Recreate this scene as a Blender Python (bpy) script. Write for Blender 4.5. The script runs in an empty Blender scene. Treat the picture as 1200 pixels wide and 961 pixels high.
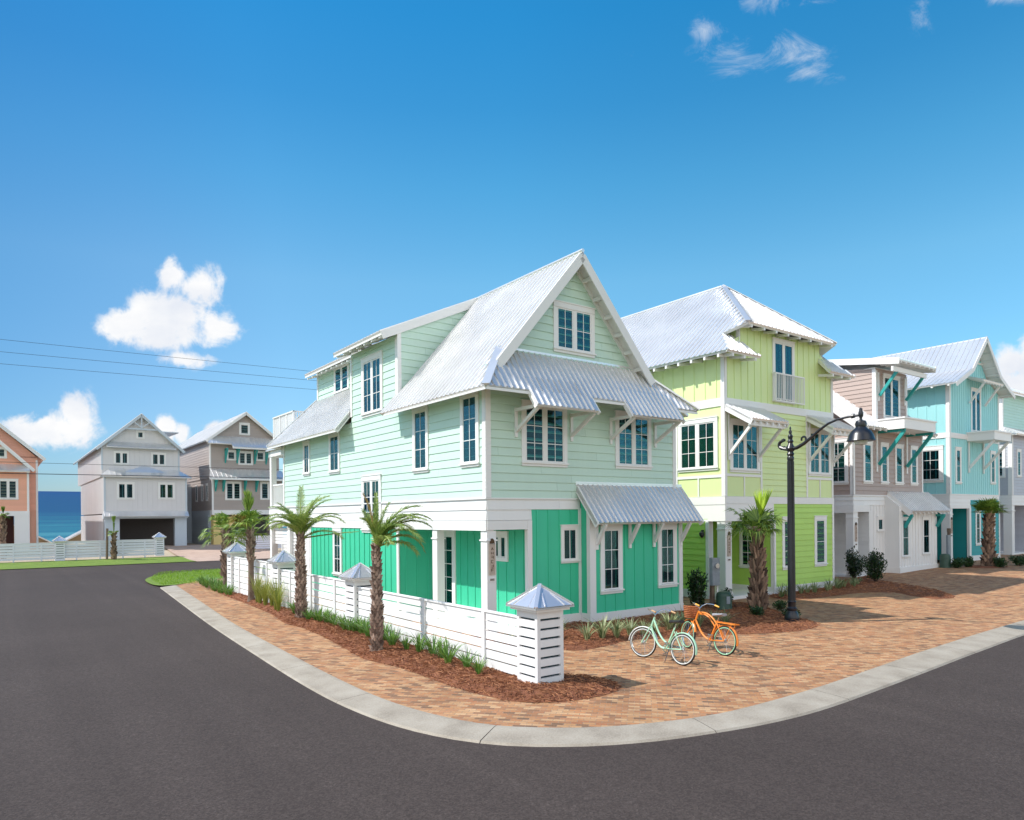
import bpy, bmesh, math, random
from mathutils import Vector, Matrix, noise
from mathutils.geometry import delaunay_2d_cdt
random.seed(7)
C = bpy.context.scene.collection
V = Vector
PI = math.pi
ANG = math.radians(36.3)
ORG = V((-0.682, 18.988, 0.0))
FR = Matrix.Translation(ORG) @ Matrix.Rotation(ANG, 4, 'Z')      # the street grid: x along the house fronts, y back towards the sea
FRI = FR.inverted()

# ------------------------------------------------------------------ materials
MATS = {}
def srgb(r, g, b):
    f = lambda c: (c/255/12.92) if c/255 <= 0.04045 else ((c/255+0.055)/1.055)**2.4
    return (f(r), f(g), f(b))
def nt(name):
    m = bpy.data.materials.new(name); m.use_nodes = True
    t = m.node_tree; b = t.nodes['Principled BSDF']
    MATS[name] = m
    return m, t, b
def add(t, typ, **kw):
    n = t.nodes.new(typ)
    for k, v in kw.items():
        if k.startswith('i_'):
            key = k[2:]
            n.inputs[int(key) if key.isdigit() else key].default_value = v
        else: setattr(n, k, v)
    return n
def ramp(t, pts):
    r = add(t, 'ShaderNodeValToRGB')
    e = r.color_ramp.elements
    e[0].position, e[0].color = pts[0][0], (*pts[0][1], 1)
    e[1].position, e[1].color = pts[-1][0], (*pts[-1][1], 1)
    for p, c in pts[1:-1]:
        x = e.new(p); x.color = (*c, 1)
    return r
def sc(c, k): return tuple(min(1, x*k) for x in c)
def paint(name, col, rough=0.5, var=0.08, scale=1.2, bump=0.12, streak=True):
    m, t, b = nt(name)
    co = add(t, 'ShaderNodeTexCoord')
    n1 = add(t, 'ShaderNodeTexNoise'); n1.inputs['Scale'].default_value = scale; n1.inputs['Detail'].default_value = 5
    mp = add(t, 'ShaderNodeMapping'); mp.inputs['Scale'].default_value = (6, 6, 0.5)
    n2 = add(t, 'ShaderNodeTexNoise'); n2.inputs['Scale'].default_value = 1.6; n2.inputs['Detail'].default_value = 4
    t.links.new(co.outputs['Object'], n1.inputs['Vector'])
    t.links.new(co.outputs['Object'], mp.inputs['Vector']); t.links.new(mp.outputs[0], n2.inputs['Vector'])
    mx = add(t, 'ShaderNodeMix', data_type='FLOAT'); mx.inputs[0].default_value = 0.45 if streak else 0.0
    t.links.new(n1.outputs['Fac'], mx.inputs[2]); t.links.new(n2.outputs['Fac'], mx.inputs[3])
    r = ramp(t, [(0.3, sc(col, 1-var)), (0.72, sc(col, 1+var*0.6))])
    geo = add(t, 'ShaderNodeNewGeometry'); iv = add(t, 'ShaderNodeMath', operation='MULTIPLY_ADD'); iv.inputs[1].default_value = 0.34; t.links.new(geo.outputs['Random Per Island'], iv.inputs[0])
    iv2 = add(t, 'ShaderNodeMath', operation='MULTIPLY_ADD'); iv2.inputs[1].default_value = 0.75; iv2.inputs[2].default_value = -0.05; t.links.new(mx.outputs[0], iv2.inputs[0]); t.links.new(iv2.outputs[0], iv.inputs[2])
    t.links.new(iv.outputs[0], r.inputs[0]); t.links.new(r.outputs[0], b.inputs['Base Color'])
    b.inputs['Roughness'].default_value = rough
    n3 = add(t, 'ShaderNodeTexNoise'); n3.inputs['Scale'].default_value = 45; n3.inputs['Detail'].default_value = 3
    t.links.new(co.outputs['Object'], n3.inputs['Vector'])
    bp = add(t, 'ShaderNodeBump'); bp.inputs['Strength'].default_value = bump; bp.inputs['Distance'].default_value = 0.01
    t.links.new(n3.outputs['Fac'], bp.inputs['Height']); t.links.new(bp.outputs[0], b.inputs['Normal'])
    return m
def two_noise(name, pts, s1=2.0, s2=40.0, mixf=0.5, rough=0.8, bump=0.3, bscale=60, bdist=0.02, metal=0.0):
    m, t, b = nt(name)
    co = add(t, 'ShaderNodeTexCoord')
    n1 = add(t, 'ShaderNodeTexNoise'); n1.inputs['Scale'].default_value = s1; n1.inputs['Detail'].default_value = 6
    n2 = add(t, 'ShaderNodeTexNoise'); n2.inputs['Scale'].default_value = s2; n2.inputs['Detail'].default_value = 4
    n3 = add(t, 'ShaderNodeTexNoise'); n3.inputs['Scale'].default_value = bscale; n3.inputs['Detail'].default_value = 4
    for n in (n1, n2, n3): t.links.new(co.outputs['Object'], n.inputs['Vector'])
    mx = add(t, 'ShaderNodeMix', data_type='FLOAT'); mx.inputs[0].default_value = mixf
    t.links.new(n1.outputs['Fac'], mx.inputs[2]); t.links.new(n2.outputs['Fac'], mx.inputs[3])
    r = ramp(t, pts); t.links.new(mx.outputs[0], r.inputs[0]); t.links.new(r.outputs[0], b.inputs['Base Color'])
    b.inputs['Roughness'].default_value = rough; b.inputs['Metallic'].default_value = metal
    bp = add(t, 'ShaderNodeBump'); bp.inputs['Strength'].default_value = bump; bp.inputs['Distance'].default_value = bdist
    t.links.new(n3.outputs['Fac'], bp.inputs['Height']); t.links.new(bp.outputs[0], b.inputs['Normal'])
    return m
def plain(name, col, rough=0.5, metal=0.0, spec=0.5):
    m, t, b = nt(name)
    co = add(t, 'ShaderNodeTexCoord'); n = add(t, 'ShaderNodeTexNoise'); n.inputs['Scale'].default_value = 9; n.inputs['Detail'].default_value = 4
    t.links.new(co.outputs['Object'], n.inputs['Vector'])
    r = ramp(t, [(0.3, sc(col, 0.86)), (0.7, sc(col, 1.08))])
    t.links.new(n.outputs['Fac'], r.inputs[0]); t.links.new(r.outputs[0], b.inputs['Base Color'])
    b.inputs['Roughness'].default_value = rough; b.inputs['Metallic'].default_value = metal
    b.inputs['Specular IOR Level'].default_value = spec
    return m
def leafy(name, c1, c2, rough=0.45, trans=0.25):
    m, t, b = nt(name)
    geo = add(t, 'ShaderNodeNewGeometry')
    r = ramp(t, [(0.0, c1), (1.0, c2)])
    t.links.new(geo.outputs['Random Per Island'], r.inputs[0]); t.links.new(r.outputs[0], b.inputs['Base Color'])
    b.inputs['Roughness'].default_value = rough
    tr = add(t, 'ShaderNodeBsdfTranslucent'); t.links.new(r.outputs[0], tr.inputs['Color'])
    mx = add(t, 'ShaderNodeMixShader'); mx.inputs[0].default_value = trans
    out = t.nodes['Material Output']
    t.links.new(b.outputs[0], mx.inputs[1]); t.links.new(tr.outputs[0], mx.inputs[2]); t.links.new(mx.outputs[0], out.inputs['Surface'])
    return m

WHITE = paint('white_paint', (0.80, 0.79, 0.775), var=0.04)
FENCEW = paint('fence_paint', (0.79, 0.78, 0.775), rough=0.6, var=0.09, scale=3)
MINT = paint('mint_siding', (0.55, 0.72, 0.615), var=0.05)
MINTD = paint('green_boarding', (0.048, 0.53, 0.31), var=0.07)
LIME = paint('pale_lime_siding', (0.68, 0.80, 0.38), var=0.05)
LIMED = paint('lime_siding', (0.45, 0.68, 0.13), var=0.06)
TAUPE = paint('taupe_siding', (0.42, 0.325, 0.285), var=0.06)
AQUA = paint('aqua_boarding', (0.34, 0.69, 0.71), var=0.05)
TEALD = paint('deep_teal_siding', (0.012, 0.29, 0.30), var=0.06)
TEAL = paint('teal_paint', (0.02, 0.33, 0.31), var=0.05)
GREY = paint('grey_siding', (0.47, 0.48, 0.53), var=0.05)
PMINT = paint('pale_mint_siding', (0.50, 0.72, 0.64), var=0.05)
CORAL = paint('coral_siding', (0.82, 0.41, 0.28), var=0.06)
STONEG = paint('pale_grey_boarding', (0.68, 0.66, 0.665), var=0.05)
MOCHA = paint('mocha_siding', (0.40, 0.34, 0.31), var=0.06)
BLUEW = paint('blue_white_paint', (0.52, 0.58, 0.64), var=0.05)
YELLOW = paint('cream_yellow_paint', (0.72, 0.55, 0.22), var=0.05)
TANW = paint('sandy_wall', (0.42, 0.30, 0.17))
RUST = paint('rust_red_wall', (0.15, 0.035, 0.025), var=0.1)
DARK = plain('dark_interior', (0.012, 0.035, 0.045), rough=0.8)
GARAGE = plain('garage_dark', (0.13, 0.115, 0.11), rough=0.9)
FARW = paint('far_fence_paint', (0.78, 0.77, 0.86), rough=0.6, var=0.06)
CURT = plain('curtain_cloth', (0.05, 0.30, 0.20), rough=0.9)
BLIND = plain('blind_cloth', (0.42, 0.44, 0.42), rough=0.9)
BLACK = plain('black_metal', (0.012, 0.013, 0.018), rough=0.32, spec=0.6)
RUBBER = plain('tyre_rubber', (0.02, 0.02, 0.02), rough=0.7)
CHROME = plain('chrome', (0.7, 0.7, 0.7), rough=0.2, metal=1.0)
BIKEG = plain('pale_green_enamel', (0.42, 0.70, 0.50), rough=0.3)
BIKEO = plain('orange_enamel', (0.80, 0.24, 0.03), rough=0.3)
WHITEW = plain('whitewall', (0.75, 0.76, 0.72), rough=0.5)
MINTW = plain('mint_wall', (0.35, 0.68, 0.42), rough=0.5)
TAN = plain('tan_grip', (0.55, 0.33, 0.16), rough=0.6)
YGRIP = plain('amber_grip', (0.85, 0.42, 0.05), rough=0.5)
WICKER = two_noise('wicker', [(0.35, (0.16, 0.045, 0.015)), (0.65, (0.52, 0.17, 0.05))], s1=30, s2=90, rough=0.7)
SEATM = plain('seat_vinyl', (0.02, 0.02, 0.025), rough=0.4)
SEATW = plain('patterned_vinyl', (0.33, 0.33, 0.36), rough=0.45)
PLAQUE = plain('plaque_wood', (0.50, 0.40, 0.33), rough=0.6)
BRONZE = plain('bronze', (0.10, 0.055, 0.03), rough=0.4, metal=0.5)
BOXGREEN = plain('utility_green', (0.03, 0.075, 0.05), rough=0.5)
METERG = plain('meter_grey', (0.25, 0.29, 0.33), rough=0.45)
WOOD = two_noise('post_wood', [(0.3, (0.10, 0.07, 0.05)), (0.7, (0.24, 0.17, 0.12))], s1=3, s2=30, rough=0.8)
CABLE = plain('cable_rubber', (0.03, 0.03, 0.035), rough=0.6)
DIFF = plain('lamp_lens', (0.62, 0.62, 0.58), rough=0.2)
STONE = two_noise('pale_stone', [(0.3, (0.45, 0.38, 0.30)), (0.7, (0.72, 0.66, 0.56))], s1=5, s2=30)

def metal(name, col, rough=0.42, met=0.75):
    m, t, b = nt(name)
    co = add(t, 'ShaderNodeTexCoord')
    n = add(t, 'ShaderNodeTexNoise'); n.inputs['Scale'].default_value = 0.9; n.inputs['Detail'].default_value = 6
    v = add(t, 'ShaderNodeTexVoronoi'); v.inputs['Scale'].default_value = 26
    for q in (n, v): t.links.new(co.outputs['Object'], q.inputs['Vector'])
    mx = add(t, 'ShaderNodeMix', data_type='FLOAT'); mx.inputs[0].default_value = 0.03
    t.links.new(n.outputs['Fac'], mx.inputs[2]); t.links.new(v.outputs['Color'], mx.inputs[3])
    r = ramp(t, [(0.25, sc(col, 0.88)), (0.75, sc(col, 1.05))]); t.links.new(mx.outputs[0], r.inputs[0])
    t.links.new(r.outputs[0], b.inputs['Base Color'])
    ms = add(t, 'ShaderNodeMapping'); ms.inputs['Scale'].default_value = (0.6, 0.6, 0.6); t.links.new(co.outputs['Object'], ms.inputs[0])
    nr = add(t, 'ShaderNodeTexNoise'); nr.inputs['Scale'].default_value = 1.4; nr.inputs['Detail'].default_value = 3; t.links.new(ms.outputs[0], nr.inputs['Vector'])
    rr = add(t, 'ShaderNodeMapRange'); rr.inputs[3].default_value = rough-0.02; rr.inputs[4].default_value = rough+0.03
    t.links.new(nr.outputs['Fac'], rr.inputs[0]); t.links.new(rr.outputs[0], b.inputs['Roughness'])
    b.inputs['Metallic'].default_value = met
    return m
ROOFM = metal('galvalume_roof', (0.86, 0.85, 0.845), rough=0.28, met=0.62)
CAPM = metal('cap_metal', (0.82, 0.81, 0.84), rough=0.27, met=0.68)

def glass_mat():
    m, t, b = nt('window_glass')
    t.nodes.remove(b)
    tr = add(t, 'ShaderNodeBsdfTransparent'); tr.inputs[0].default_value = (0.42, 0.66, 0.68, 1)
    gl = add(t, 'ShaderNodeBsdfGlossy'); gl.inputs['Roughness'].default_value = 0.015; gl.inputs['Color'].default_value = (0.56, 0.66, 0.70, 1)
    lw = add(t, 'ShaderNodeFresnel'); lw.inputs['IOR'].default_value = 1.5
    co = add(t, 'ShaderNodeTexCoord'); n = add(t, 'ShaderNodeTexNoise'); n.inputs['Scale'].default_value = 1.3
    t.links.new(co.outputs['Object'], n.inputs['Vector'])
    bp = add(t, 'ShaderNodeBump'); bp.inputs['Strength'].default_value = 0.06; bp.inputs['Distance'].default_value = 0.06
    t.links.new(n.outputs['Fac'], bp.inputs['Height']); t.links.new(bp.outputs[0], gl.inputs['Normal'])
    ma = add(t, 'ShaderNodeMath', operation='MULTIPLY_ADD'); ma.inputs[1].default_value = 0.46; ma.inputs[2].default_value = 0.01
    t.links.new(lw.outputs[0], ma.inputs[0])
    mx = add(t, 'ShaderNodeMixShader'); t.links.new(ma.outputs[0], mx.inputs[0])
    t.links.new(tr.outputs[0], mx.inputs[1]); t.links.new(gl.outputs[0], mx.inputs[2])
    t.links.new(mx.outputs[0], t.nodes['Material Output'].inputs['Surface'])
    return m
GLASS = glass_mat()

# ground materials
def paver_mat():
    m, t, b = nt('brick_pavers')
    co = add(t, 'ShaderNodeTexCoord')
    nw = add(t, 'ShaderNodeTexNoise'); nw.inputs['Scale'].default_value = 0.35
    t.links.new(co.outputs['Object'], nw.inputs['Vector'])
    mp = add(t, 'ShaderNodeMapping'); mp.inputs['Rotation'].default_value = (0, 0, math.radians(47))
    t.links.new(co.outputs['Object'], mp.inputs['Vector'])
    br = add(t, 'ShaderNodeTexBrick'); br.offset = 0.5
    br.inputs['Color1'].default_value = (0, 0, 0, 1); br.inputs['Color2'].default_value = (1, 1, 1, 1); br.inputs['Mortar'].default_value = (0.5, 0.5, 0.5, 1)
    br.inputs['Scale'].default_value = 1.0; br.inputs['Mortar Size'].default_value = 0.006; br.inputs['Mortar Smooth'].default_value = 0.3
    br.inputs['Brick Width'].default_value = 0.19; br.inputs['Row Height'].default_value = 0.098; br.inputs['Bias'].default_value = 0
    t.links.new(mp.outputs[0], br.inputs['Vector'])
    r = ramp(t, [(0.0, (0.19, 0.112, 0.065)), (0.18, (0.33, 0.165, 0.08)), (0.38, (0.47, 0.215, 0.09)), (0.6, (0.48, 0.262, 0.12)), (0.82, (0.58, 0.37, 0.20)), (1.0, (0.39, 0.16, 0.07))])
    bw = add(t, 'ShaderNodeSeparateColor'); t.links.new(br.outputs['Color'], bw.inputs[0])
    t.links.new(bw.outputs[0], r.inputs[0])
    n = add(t, 'ShaderNodeTexNoise'); n.inputs['Scale'].default_value = 1.1; n.inputs['Detail'].default_value = 6
    n5 = add(t, 'ShaderNodeTexNoise'); n5.inputs['Scale'].default_value = 30; n5.inputs['Detail'].default_value = 4
    for q in (n, n5): t.links.new(co.outputs['Object'], q.inputs['Vector'])
    r2 = ramp(t, [(0.3, (0.76, 0.72, 0.68)), (0.7, (1.04, 1.0, 0.98))])
    t.links.new(n.outputs['Fac'], r2.inputs[0])
    mu = add(t, 'ShaderNodeMix', data_type='RGBA', blend_type='MULTIPLY'); mu.inputs[0].default_value = 1
    t.links.new(r.outputs[0], mu.inputs[6]); t.links.new(r2.outputs[0], mu.inputs[7])
    r3 = ramp(t, [(0.3, (0.8, 0.8, 0.8)), (0.7, (1.1, 1.1, 1.1))]); t.links.new(n5.outputs['Fac'], r3.inputs[0])
    mu2 = add(t, 'ShaderNodeMix', data_type='RGBA', blend_type='MULTIPLY'); mu2.inputs[0].default_value = 1
    t.links.new(mu.outputs[2], mu2.inputs[6]); t.links.new(r3.outputs[0], mu2.inputs[7])
    mo = add(t, 'ShaderNodeMix', data_type='RGBA'); mo.inputs[7].default_value = (0.26, 0.18, 0.12, 1)
    t.links.new(br.outputs['Fac'], mo.inputs[0]); t.links.new(mu2.outputs[2], mo.inputs[6])
    t.links.new(mo.outputs[2], b.inputs['Base Color'])
    b.inputs['Roughness'].default_value = 0.85
    inv = add(t, 'ShaderNodeMath', operation='SUBTRACT'); inv.inputs[0].default_value = 1.0; t.links.new(br.outputs['Fac'], inv.inputs[1])
    a2 = add(t, 'ShaderNodeMath', operation='MULTIPLY_ADD'); a2.inputs[1].default_value = 0.35
    t.links.new(n5.outputs['Fac'], a2.inputs[0]); t.links.new(inv.outputs[0], a2.inputs[2])
    bp = add(t, 'ShaderNodeBump'); bp.inputs['Strength'].default_value = 0.5; bp.inputs['Distance'].default_value = 0.012
    t.links.new(a2.outputs[0], bp.inputs['Height']); t.links.new(bp.outputs[0], b.inputs['Normal'])
    return m
PAVER = paver_mat()
def asphalt():
    m, t, b = nt('asphalt')
    co = add(t, 'ShaderNodeTexCoord')
    def N(scale, det, vec=None, rough=0.55):
        n = add(t, 'ShaderNodeTexNoise'); n.inputs['Scale'].default_value = scale; n.inputs['Detail'].default_value = det; n.inputs['Roughness'].default_value = rough
        t.links.new(vec or co.outputs['Object'], n.inputs['Vector']); return n.outputs['Fac']
    v = add(t, 'ShaderNodeTexVoronoi'); v.inputs['Scale'].default_value = 44; t.links.new(co.outputs['Object'], v.inputs['Vector'])
    g = add(t, 'ShaderNodeSeparateColor'); t.links.new(v.outputs['Color'], g.inputs[0])
    mp = add(t, 'ShaderNodeMapping'); mp.inputs['Scale'].default_value = (1.3, 0.02, 1); t.links.new(co.outputs['Object'], mp.inputs[0])
    tr, big, mid, fine = N(1.0, 3, mp.outputs[0]), N(0.22, 4), N(12, 4), N(60, 3)
    def mul(a, k, c): 
        q = add(t, 'ShaderNodeMath', operation='MULTIPLY_ADD'); q.inputs[1].default_value = k; t.links.new(a, q.inputs[0])
        if isinstance(c, float): q.inputs[2].default_value = c
        else: t.links.new(c, q.inputs[2])
        return q.outputs[0]
    x = mul(g.outputs[0], 0.30, -0.02); x = mul(fine, 0.45, x); x = mul(mid, 0.20, x); x = mul(big, 0.25, x); x = mul(tr, 0.22, x)
    r = ramp(t, [(0.38, (0.033, 0.0245, 0.0215)), (0.62, (0.0515, 0.039, 0.0345)), (0.84, (0.074, 0.057, 0.050)), (1.0, (0.13, 0.105, 0.092))]); t.links.new(x, r.inputs[0])
    t.links.new(r.outputs[0], b.inputs['Base Color']); b.inputs['Roughness'].default_value = 0.9; b.inputs['Specular IOR Level'].default_value = 0.25
    bp = add(t, 'ShaderNodeBump'); bp.inputs['Strength'].default_value = 0.5; bp.inputs['Distance'].default_value = 0.012; t.links.new(fine, bp.inputs['Height']); t.links.new(bp.outputs[0], b.inputs['Normal'])
    return m
ASPH = asphalt()
CONC = two_noise('kerb_concrete', [(0.28, (0.21, 0.175, 0.135)), (0.5, (0.345, 0.30, 0.24)), (0.72, (0.43, 0.385, 0.32))], s1=1.6, s2=40, mixf=0.4, rough=0.85, bump=0.25)
MULCHM = two_noise('pine_mulch', [(0.3, (0.14, 0.045, 0.02)), (0.5, (0.26, 0.095, 0.045)), (0.7, (0.40, 0.17, 0.08))], s1=5, s2=60, mixf=0.6, rough=0.95, bump=1.0, bscale=55, bdist=0.05)
GRASSM = two_noise('turf', [(0.3, (0.105, 0.18, 0.02)), (0.7, (0.205, 0.30, 0.035))], s1=1.2, s2=45, mixf=0.5, rough=0.9, bump=0.8, bscale=90, bdist=0.03)
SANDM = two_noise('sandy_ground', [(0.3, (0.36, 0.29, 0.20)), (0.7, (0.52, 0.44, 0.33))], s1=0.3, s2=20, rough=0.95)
DRIVEM = two_noise('driveway_pavers', [(0.3, (0.38, 0.26, 0.20)), (0.7, (0.58, 0.43, 0.34))], s1=1.0, s2=9, rough=0.9)
NEEDLE = leafy('pine_needles', (0.16, 0.05, 0.02), (0.55, 0.26, 0.13), rough=0.8, trans=0.05)
BLADE = leafy('grass_blades', (0.15, 0.28, 0.01), (0.30, 0.48, 0.02))
LIRI = leafy('liriope_blades', (0.06, 0.17, 0.025), (0.22, 0.38, 0.07))
VARI = leafy('variegated_blades', (0.10, 0.17, 0.06), (0.52, 0.55, 0.30))
ORNG = leafy('ornamental_blades', (0.17, 0.24, 0.03), (0.42, 0.42, 0.09))
PALMF = leafy('palm_frond', (0.06, 0.15, 0.016), (0.34, 0.46, 0.08))
PALMY = leafy('young_frond', (0.30, 0.48, 0.02), (0.50, 0.66, 0.05), trans=0.4)
PALMO = leafy('dry_frond', (0.28, 0.19, 0.06), (0.50, 0.36, 0.10))
PALMG = leafy('grey_frond', (0.11, 0.20, 0.035), (0.40, 0.50, 0.12))
BUSHL = leafy('shrub_leaf', (0.006, 0.022, 0.006), (0.035, 0.085, 0.02), rough=0.3)
BUSHM = leafy('low_shrub_leaf', (0.012, 0.04, 0.012), (0.05, 0.12, 0.03), rough=0.4)
TWIG = plain('twig', (0.06, 0.04, 0.025), rough=0.9)
BARK = two_noise('palm_bark', [(0.3, (0.09, 0.06, 0.045)), (0.7, (0.28, 0.21, 0.165))], s1=4, s2=35, rough=0.95, bump=0.6)
BOOT = leafy('palm_boots', (0.10, 0.06, 0.045), (0.46, 0.33, 0.26), rough=0.85, trans=0.0)
BOOTD = leafy('dark_boots', (0.05, 0.028, 0.02), (0.44, 0.29, 0.20), rough=0.85, trans=0.0)

def sea_mat():
    m, t, b = nt('sea_water')
    co = add(t, 'ShaderNodeTexCoord')
    sp = add(t, 'ShaderNodeSeparateXYZ'); t.links.new(co.outputs['Object'], sp.inputs[0])
    r = ramp(t, [(0.0, (0.07, 0.24, 0.28)), (0.03, (0.02, 0.135, 0.19)), (0.10, (0.007, 0.060, 0.145)), (1.0, (0.006, 0.045, 0.155))])
    mr = add(t, 'ShaderNodeMapRange'); mr.inputs[1].default_value = 140; mr.inputs[2].default_value = 3500
    t.links.new(sp.outputs[1], mr.inputs[0])
    mp = add(t, 'ShaderNodeMapping'); mp.inputs['Scale'].default_value = (0.012, 0.05, 0.05)
    n = add(t, 'ShaderNodeTexNoise'); n.inputs['Scale'].default_value = 1; n.inputs['Detail'].default_value = 8
    t.links.new(co.outputs['Object'], mp.inputs[0]); t.links.new(mp.outputs[0], n.inputs[0])
    a = add(t, 'ShaderNodeMath', operation='MULTIPLY_ADD'); a.inputs[1].default_value = 0.16; t.links.new(n.outputs['Fac'], a.inputs[0])
    s = add(t, 'ShaderNodeMath', operation='SUBTRACT'); s.inputs[1].default_value = 0.08
    t.links.new(mr.outputs[0], a.inputs[2]); t.links.new(a.outputs[0], s.inputs[0]); t.links.new(s.outputs[0], r.inputs[0])
    t.links.new(r.outputs[0], b.inputs['Base Color']); b.inputs['Roughness'].default_value = 0.6; b.inputs['Specular IOR Level'].default_value = 0.12
    n2 = add(t, 'ShaderNodeTexNoise'); n2.inputs['Scale'].default_value = 0.35; n2.inputs['Detail'].default_value = 6
    t.links.new(co.outputs['Object'], n2.inputs[0])
    bp = add(t, 'ShaderNodeBump'); bp.inputs['Strength'].default_value = 0.7; bp.inputs['Distance'].default_value = 0.6
    t.links.new(n2.outputs['Fac'], bp.inputs['Height']); t.links.new(bp.outputs[0], b.inputs['Normal'])
    return m
SEA = sea_mat()

# ------------------------------------------------------------------ mesh helpers
def clip(poly, ax, val, keep_gt):
    out = []
    n = len(poly)
    for i in range(n):
        p, q = poly[i], poly[(i+1) % n]
        a = p[ax]-val; b = q[ax]-val
        if not keep_gt: a, b = -a, -b
        if a >= 0: out.append(p)
        if (a > 0 and b < 0) or (a < 0 and b > 0):
            s = a/(a-b)
            out.append((p[0]+(q[0]-p[0])*s, p[1]+(q[1]-p[1])*s))
    return out
def parea(p): return abs(sum(p[i][0]*p[(i+1) % len(p)][1]-p[(i+1) % len(p)][0]*p[i][1] for i in range(len(p))))/2

class PL:
    """a plane in house coordinates: a along u, b up v, c out along n"""
    def __init__(s, o, u, n, v=(0, 0, 1)): s.o, s.u, s.n, s.v = V(o), V(u), V(n), V(v)
    def __call__(s, a, b, c=0.0): return s.o+s.u*a+s.v*b+s.n*c
def front(y=0.0): return PL((0, y, 0), (1, 0, 0), (0, -1, 0))
def left(x=0.0): return PL((x, 0, 0), (0, 1, 0), (-1, 0, 0))

class MB:
    def __init__(s): s.v, s.f, s.m = [], [], []
    def poly(s, pts, mi=0):
        b = len(s.v); s.v.extend([tuple(p) for p in pts]); s.f.append(tuple(range(b, b+len(pts)))); s.m.append(mi)
    def prism(s, pts, vec, mi=0):
        n = len(pts); b = len(s.v); vec = V(vec)
        s.v.extend([tuple(p) for p in pts]); s.v.extend([tuple(V(p)+vec) for p in pts])
        s.f.append(tuple(range(b, b+n))); s.f.append(tuple(range(b+2*n-1, b+n-1, -1))); s.m += [mi, mi]
        for i in range(n):
            j = (i+1) % n
            s.f.append((b+i, b+n+i, b+n+j, b+j)); s.m.append(mi)
    def box(s, x0, x1, y0, y1, z0, z1, mi=0):
        s.prism([(x0, y0, z0), (x1, y0, z0), (x1, y1, z0), (x0, y1, z0)], (0, 0, z1-z0), mi)
    def pbox(s, pl, a0, a1, b0, b1, c0, c1, mi=0):
        s.prism([pl(a0, b0, c0), pl(a1, b0, c0), pl(a1, b1, c0), pl(a0, b1, c0)], pl.n*(c1-c0), mi)
    def bar(s, p, q, w, h, up=(0, 0, 1), mi=0):
        p, q = V(p), V(q); d = (q-p).normalized(); side = d.cross(V(up))
        if side.length < 1e-5: side = d.cross(V((1, 0, 0)))
        side.normalize(); u = side.cross(d).normalized()
        s.prism([p+side*w/2+u*h/2, p-side*w/2+u*h/2, p-side*w/2-u*h/2, p+side*w/2-u*h/2], q-p, mi)
    def tube(s, pts, r, n=8, mi=0, cap=True):
        pts = [V(p) for p in pts]; k = len(pts)
        rs = r if isinstance(r, (list, tuple)) else [r]*k
        b = len(s.v); ref = None
        for i, p in enumerate(pts):
            d = (pts[min(i+1, k-1)]-pts[max(i-1, 0)]).normalized()
            if ref is None:
                ref = d.cross(V((0, 0, 1)))
                if ref.length < 1e-3: ref = d.cross(V((1, 0, 0)))
            ref = (ref-d*ref.dot(d)).normalized(); w = d.cross(ref)
            for j in range(n):
                a = 2*PI*j/n
                s.v.append(tuple(p+(ref*math.cos(a)+w*math.sin(a))*rs[i]))
        for i in range(k-1):
            for j in range(n):
                j2 = (j+1) % n
                s.f.append((b+i*n+j, b+i*n+j2, b+(i+1)*n+j2, b+(i+1)*n+j)); s.m.append(mi)
        if cap:
            s.f.append(tuple(b+j for j in range(n-1, -1, -1))); s.f.append(tuple(b+(k-1)*n+j for j in range(n))); s.m += [mi, mi]
    def lathe(s, prof, c=(0, 0, 0), n=16, mi=0):
        s.tube([V((c[0], c[1], c[2]+z)) for r, z in prof], [max(r, 1e-4) for r, z in prof], n, mi)
    def ring(s, c, R, r, ax=(0, 1, 0), n=28, k=8, mi=0, a0=0.0, a1=2*PI, e1=(1, 0, 0), e2=(0, 0, 1)):
        full = abs(a1-a0-2*PI) < 1e-6
        c, e1, e2 = V(c), V(e1), V(e2); axv = V(ax)
        b = len(s.v); cnt = n if full else n+1
        for i in range(cnt):
            a = a0+(a1-a0)*i/n
            d = e1*math.cos(a)+e2*math.sin(a)
            for j in range(k):
                t = 2*PI*j/k
                s.v.append(tuple(c+d*(R+r*math.cos(t))+axv*(r*math.sin(t))))
        for i in range(n):
            i2 = (i+1) % cnt
            for j in range(k):
                j2 = (j+1) % k
                s.f.append((b+i*k+j, b+i2*k+j, b+i2*k+j2, b+i*k+j2)); s.m.append(mi)
        if not full:
            s.f.append(tuple(b+j for j in range(k))); s.f.append(tuple(b+n*k+j for j in range(k-1, -1, -1))); s.m += [mi, mi]
    def siding(s, pl, poly, exp=0.2, mi=0, z0=None, thick=0.028):
        bs = [p[1] for p in poly]; lo, hi = min(bs), max(bs)
        b0 = lo if z0 is None else z0
        while b0 < hi-1e-4:
            row = clip(clip(poly, 1, b0, True), 1, b0+exp, False)
            cells = []
            if len(row) > 2:
                x0, x1 = min(p[0] for p in row), max(p[0] for p in row); x = x0-random.uniform(0, 3.6)
                while x < x1:
                    cells.append(clip(clip(row, 0, x+0.002, True), 0, x+3.658, False)); x += 3.66
            for q in cells:
                if len(q) < 3 or parea(q) < 1e-4: continue
                fr = [pl(a, b, 0.003+thick*(1-(b-b0)/exp)) for a, b in q]
                bk = [pl(a, b, -0.01) for a, b in q]
                n = len(q); i0 = len(s.v)
                s.v.extend([tuple(p) for p in fr+bk])
                s.f.append(tuple(range(i0, i0+n))); s.f.append(tuple(range(i0+2*n-1, i0+n-1, -1))); s.m += [mi, mi]
                for i in range(n):
                    j = (i+1) % n
                    s.f.append((i0+i, i0+n+i, i0+n+j, i0+j)); s.m.append(mi)
            b0 += exp
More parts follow.
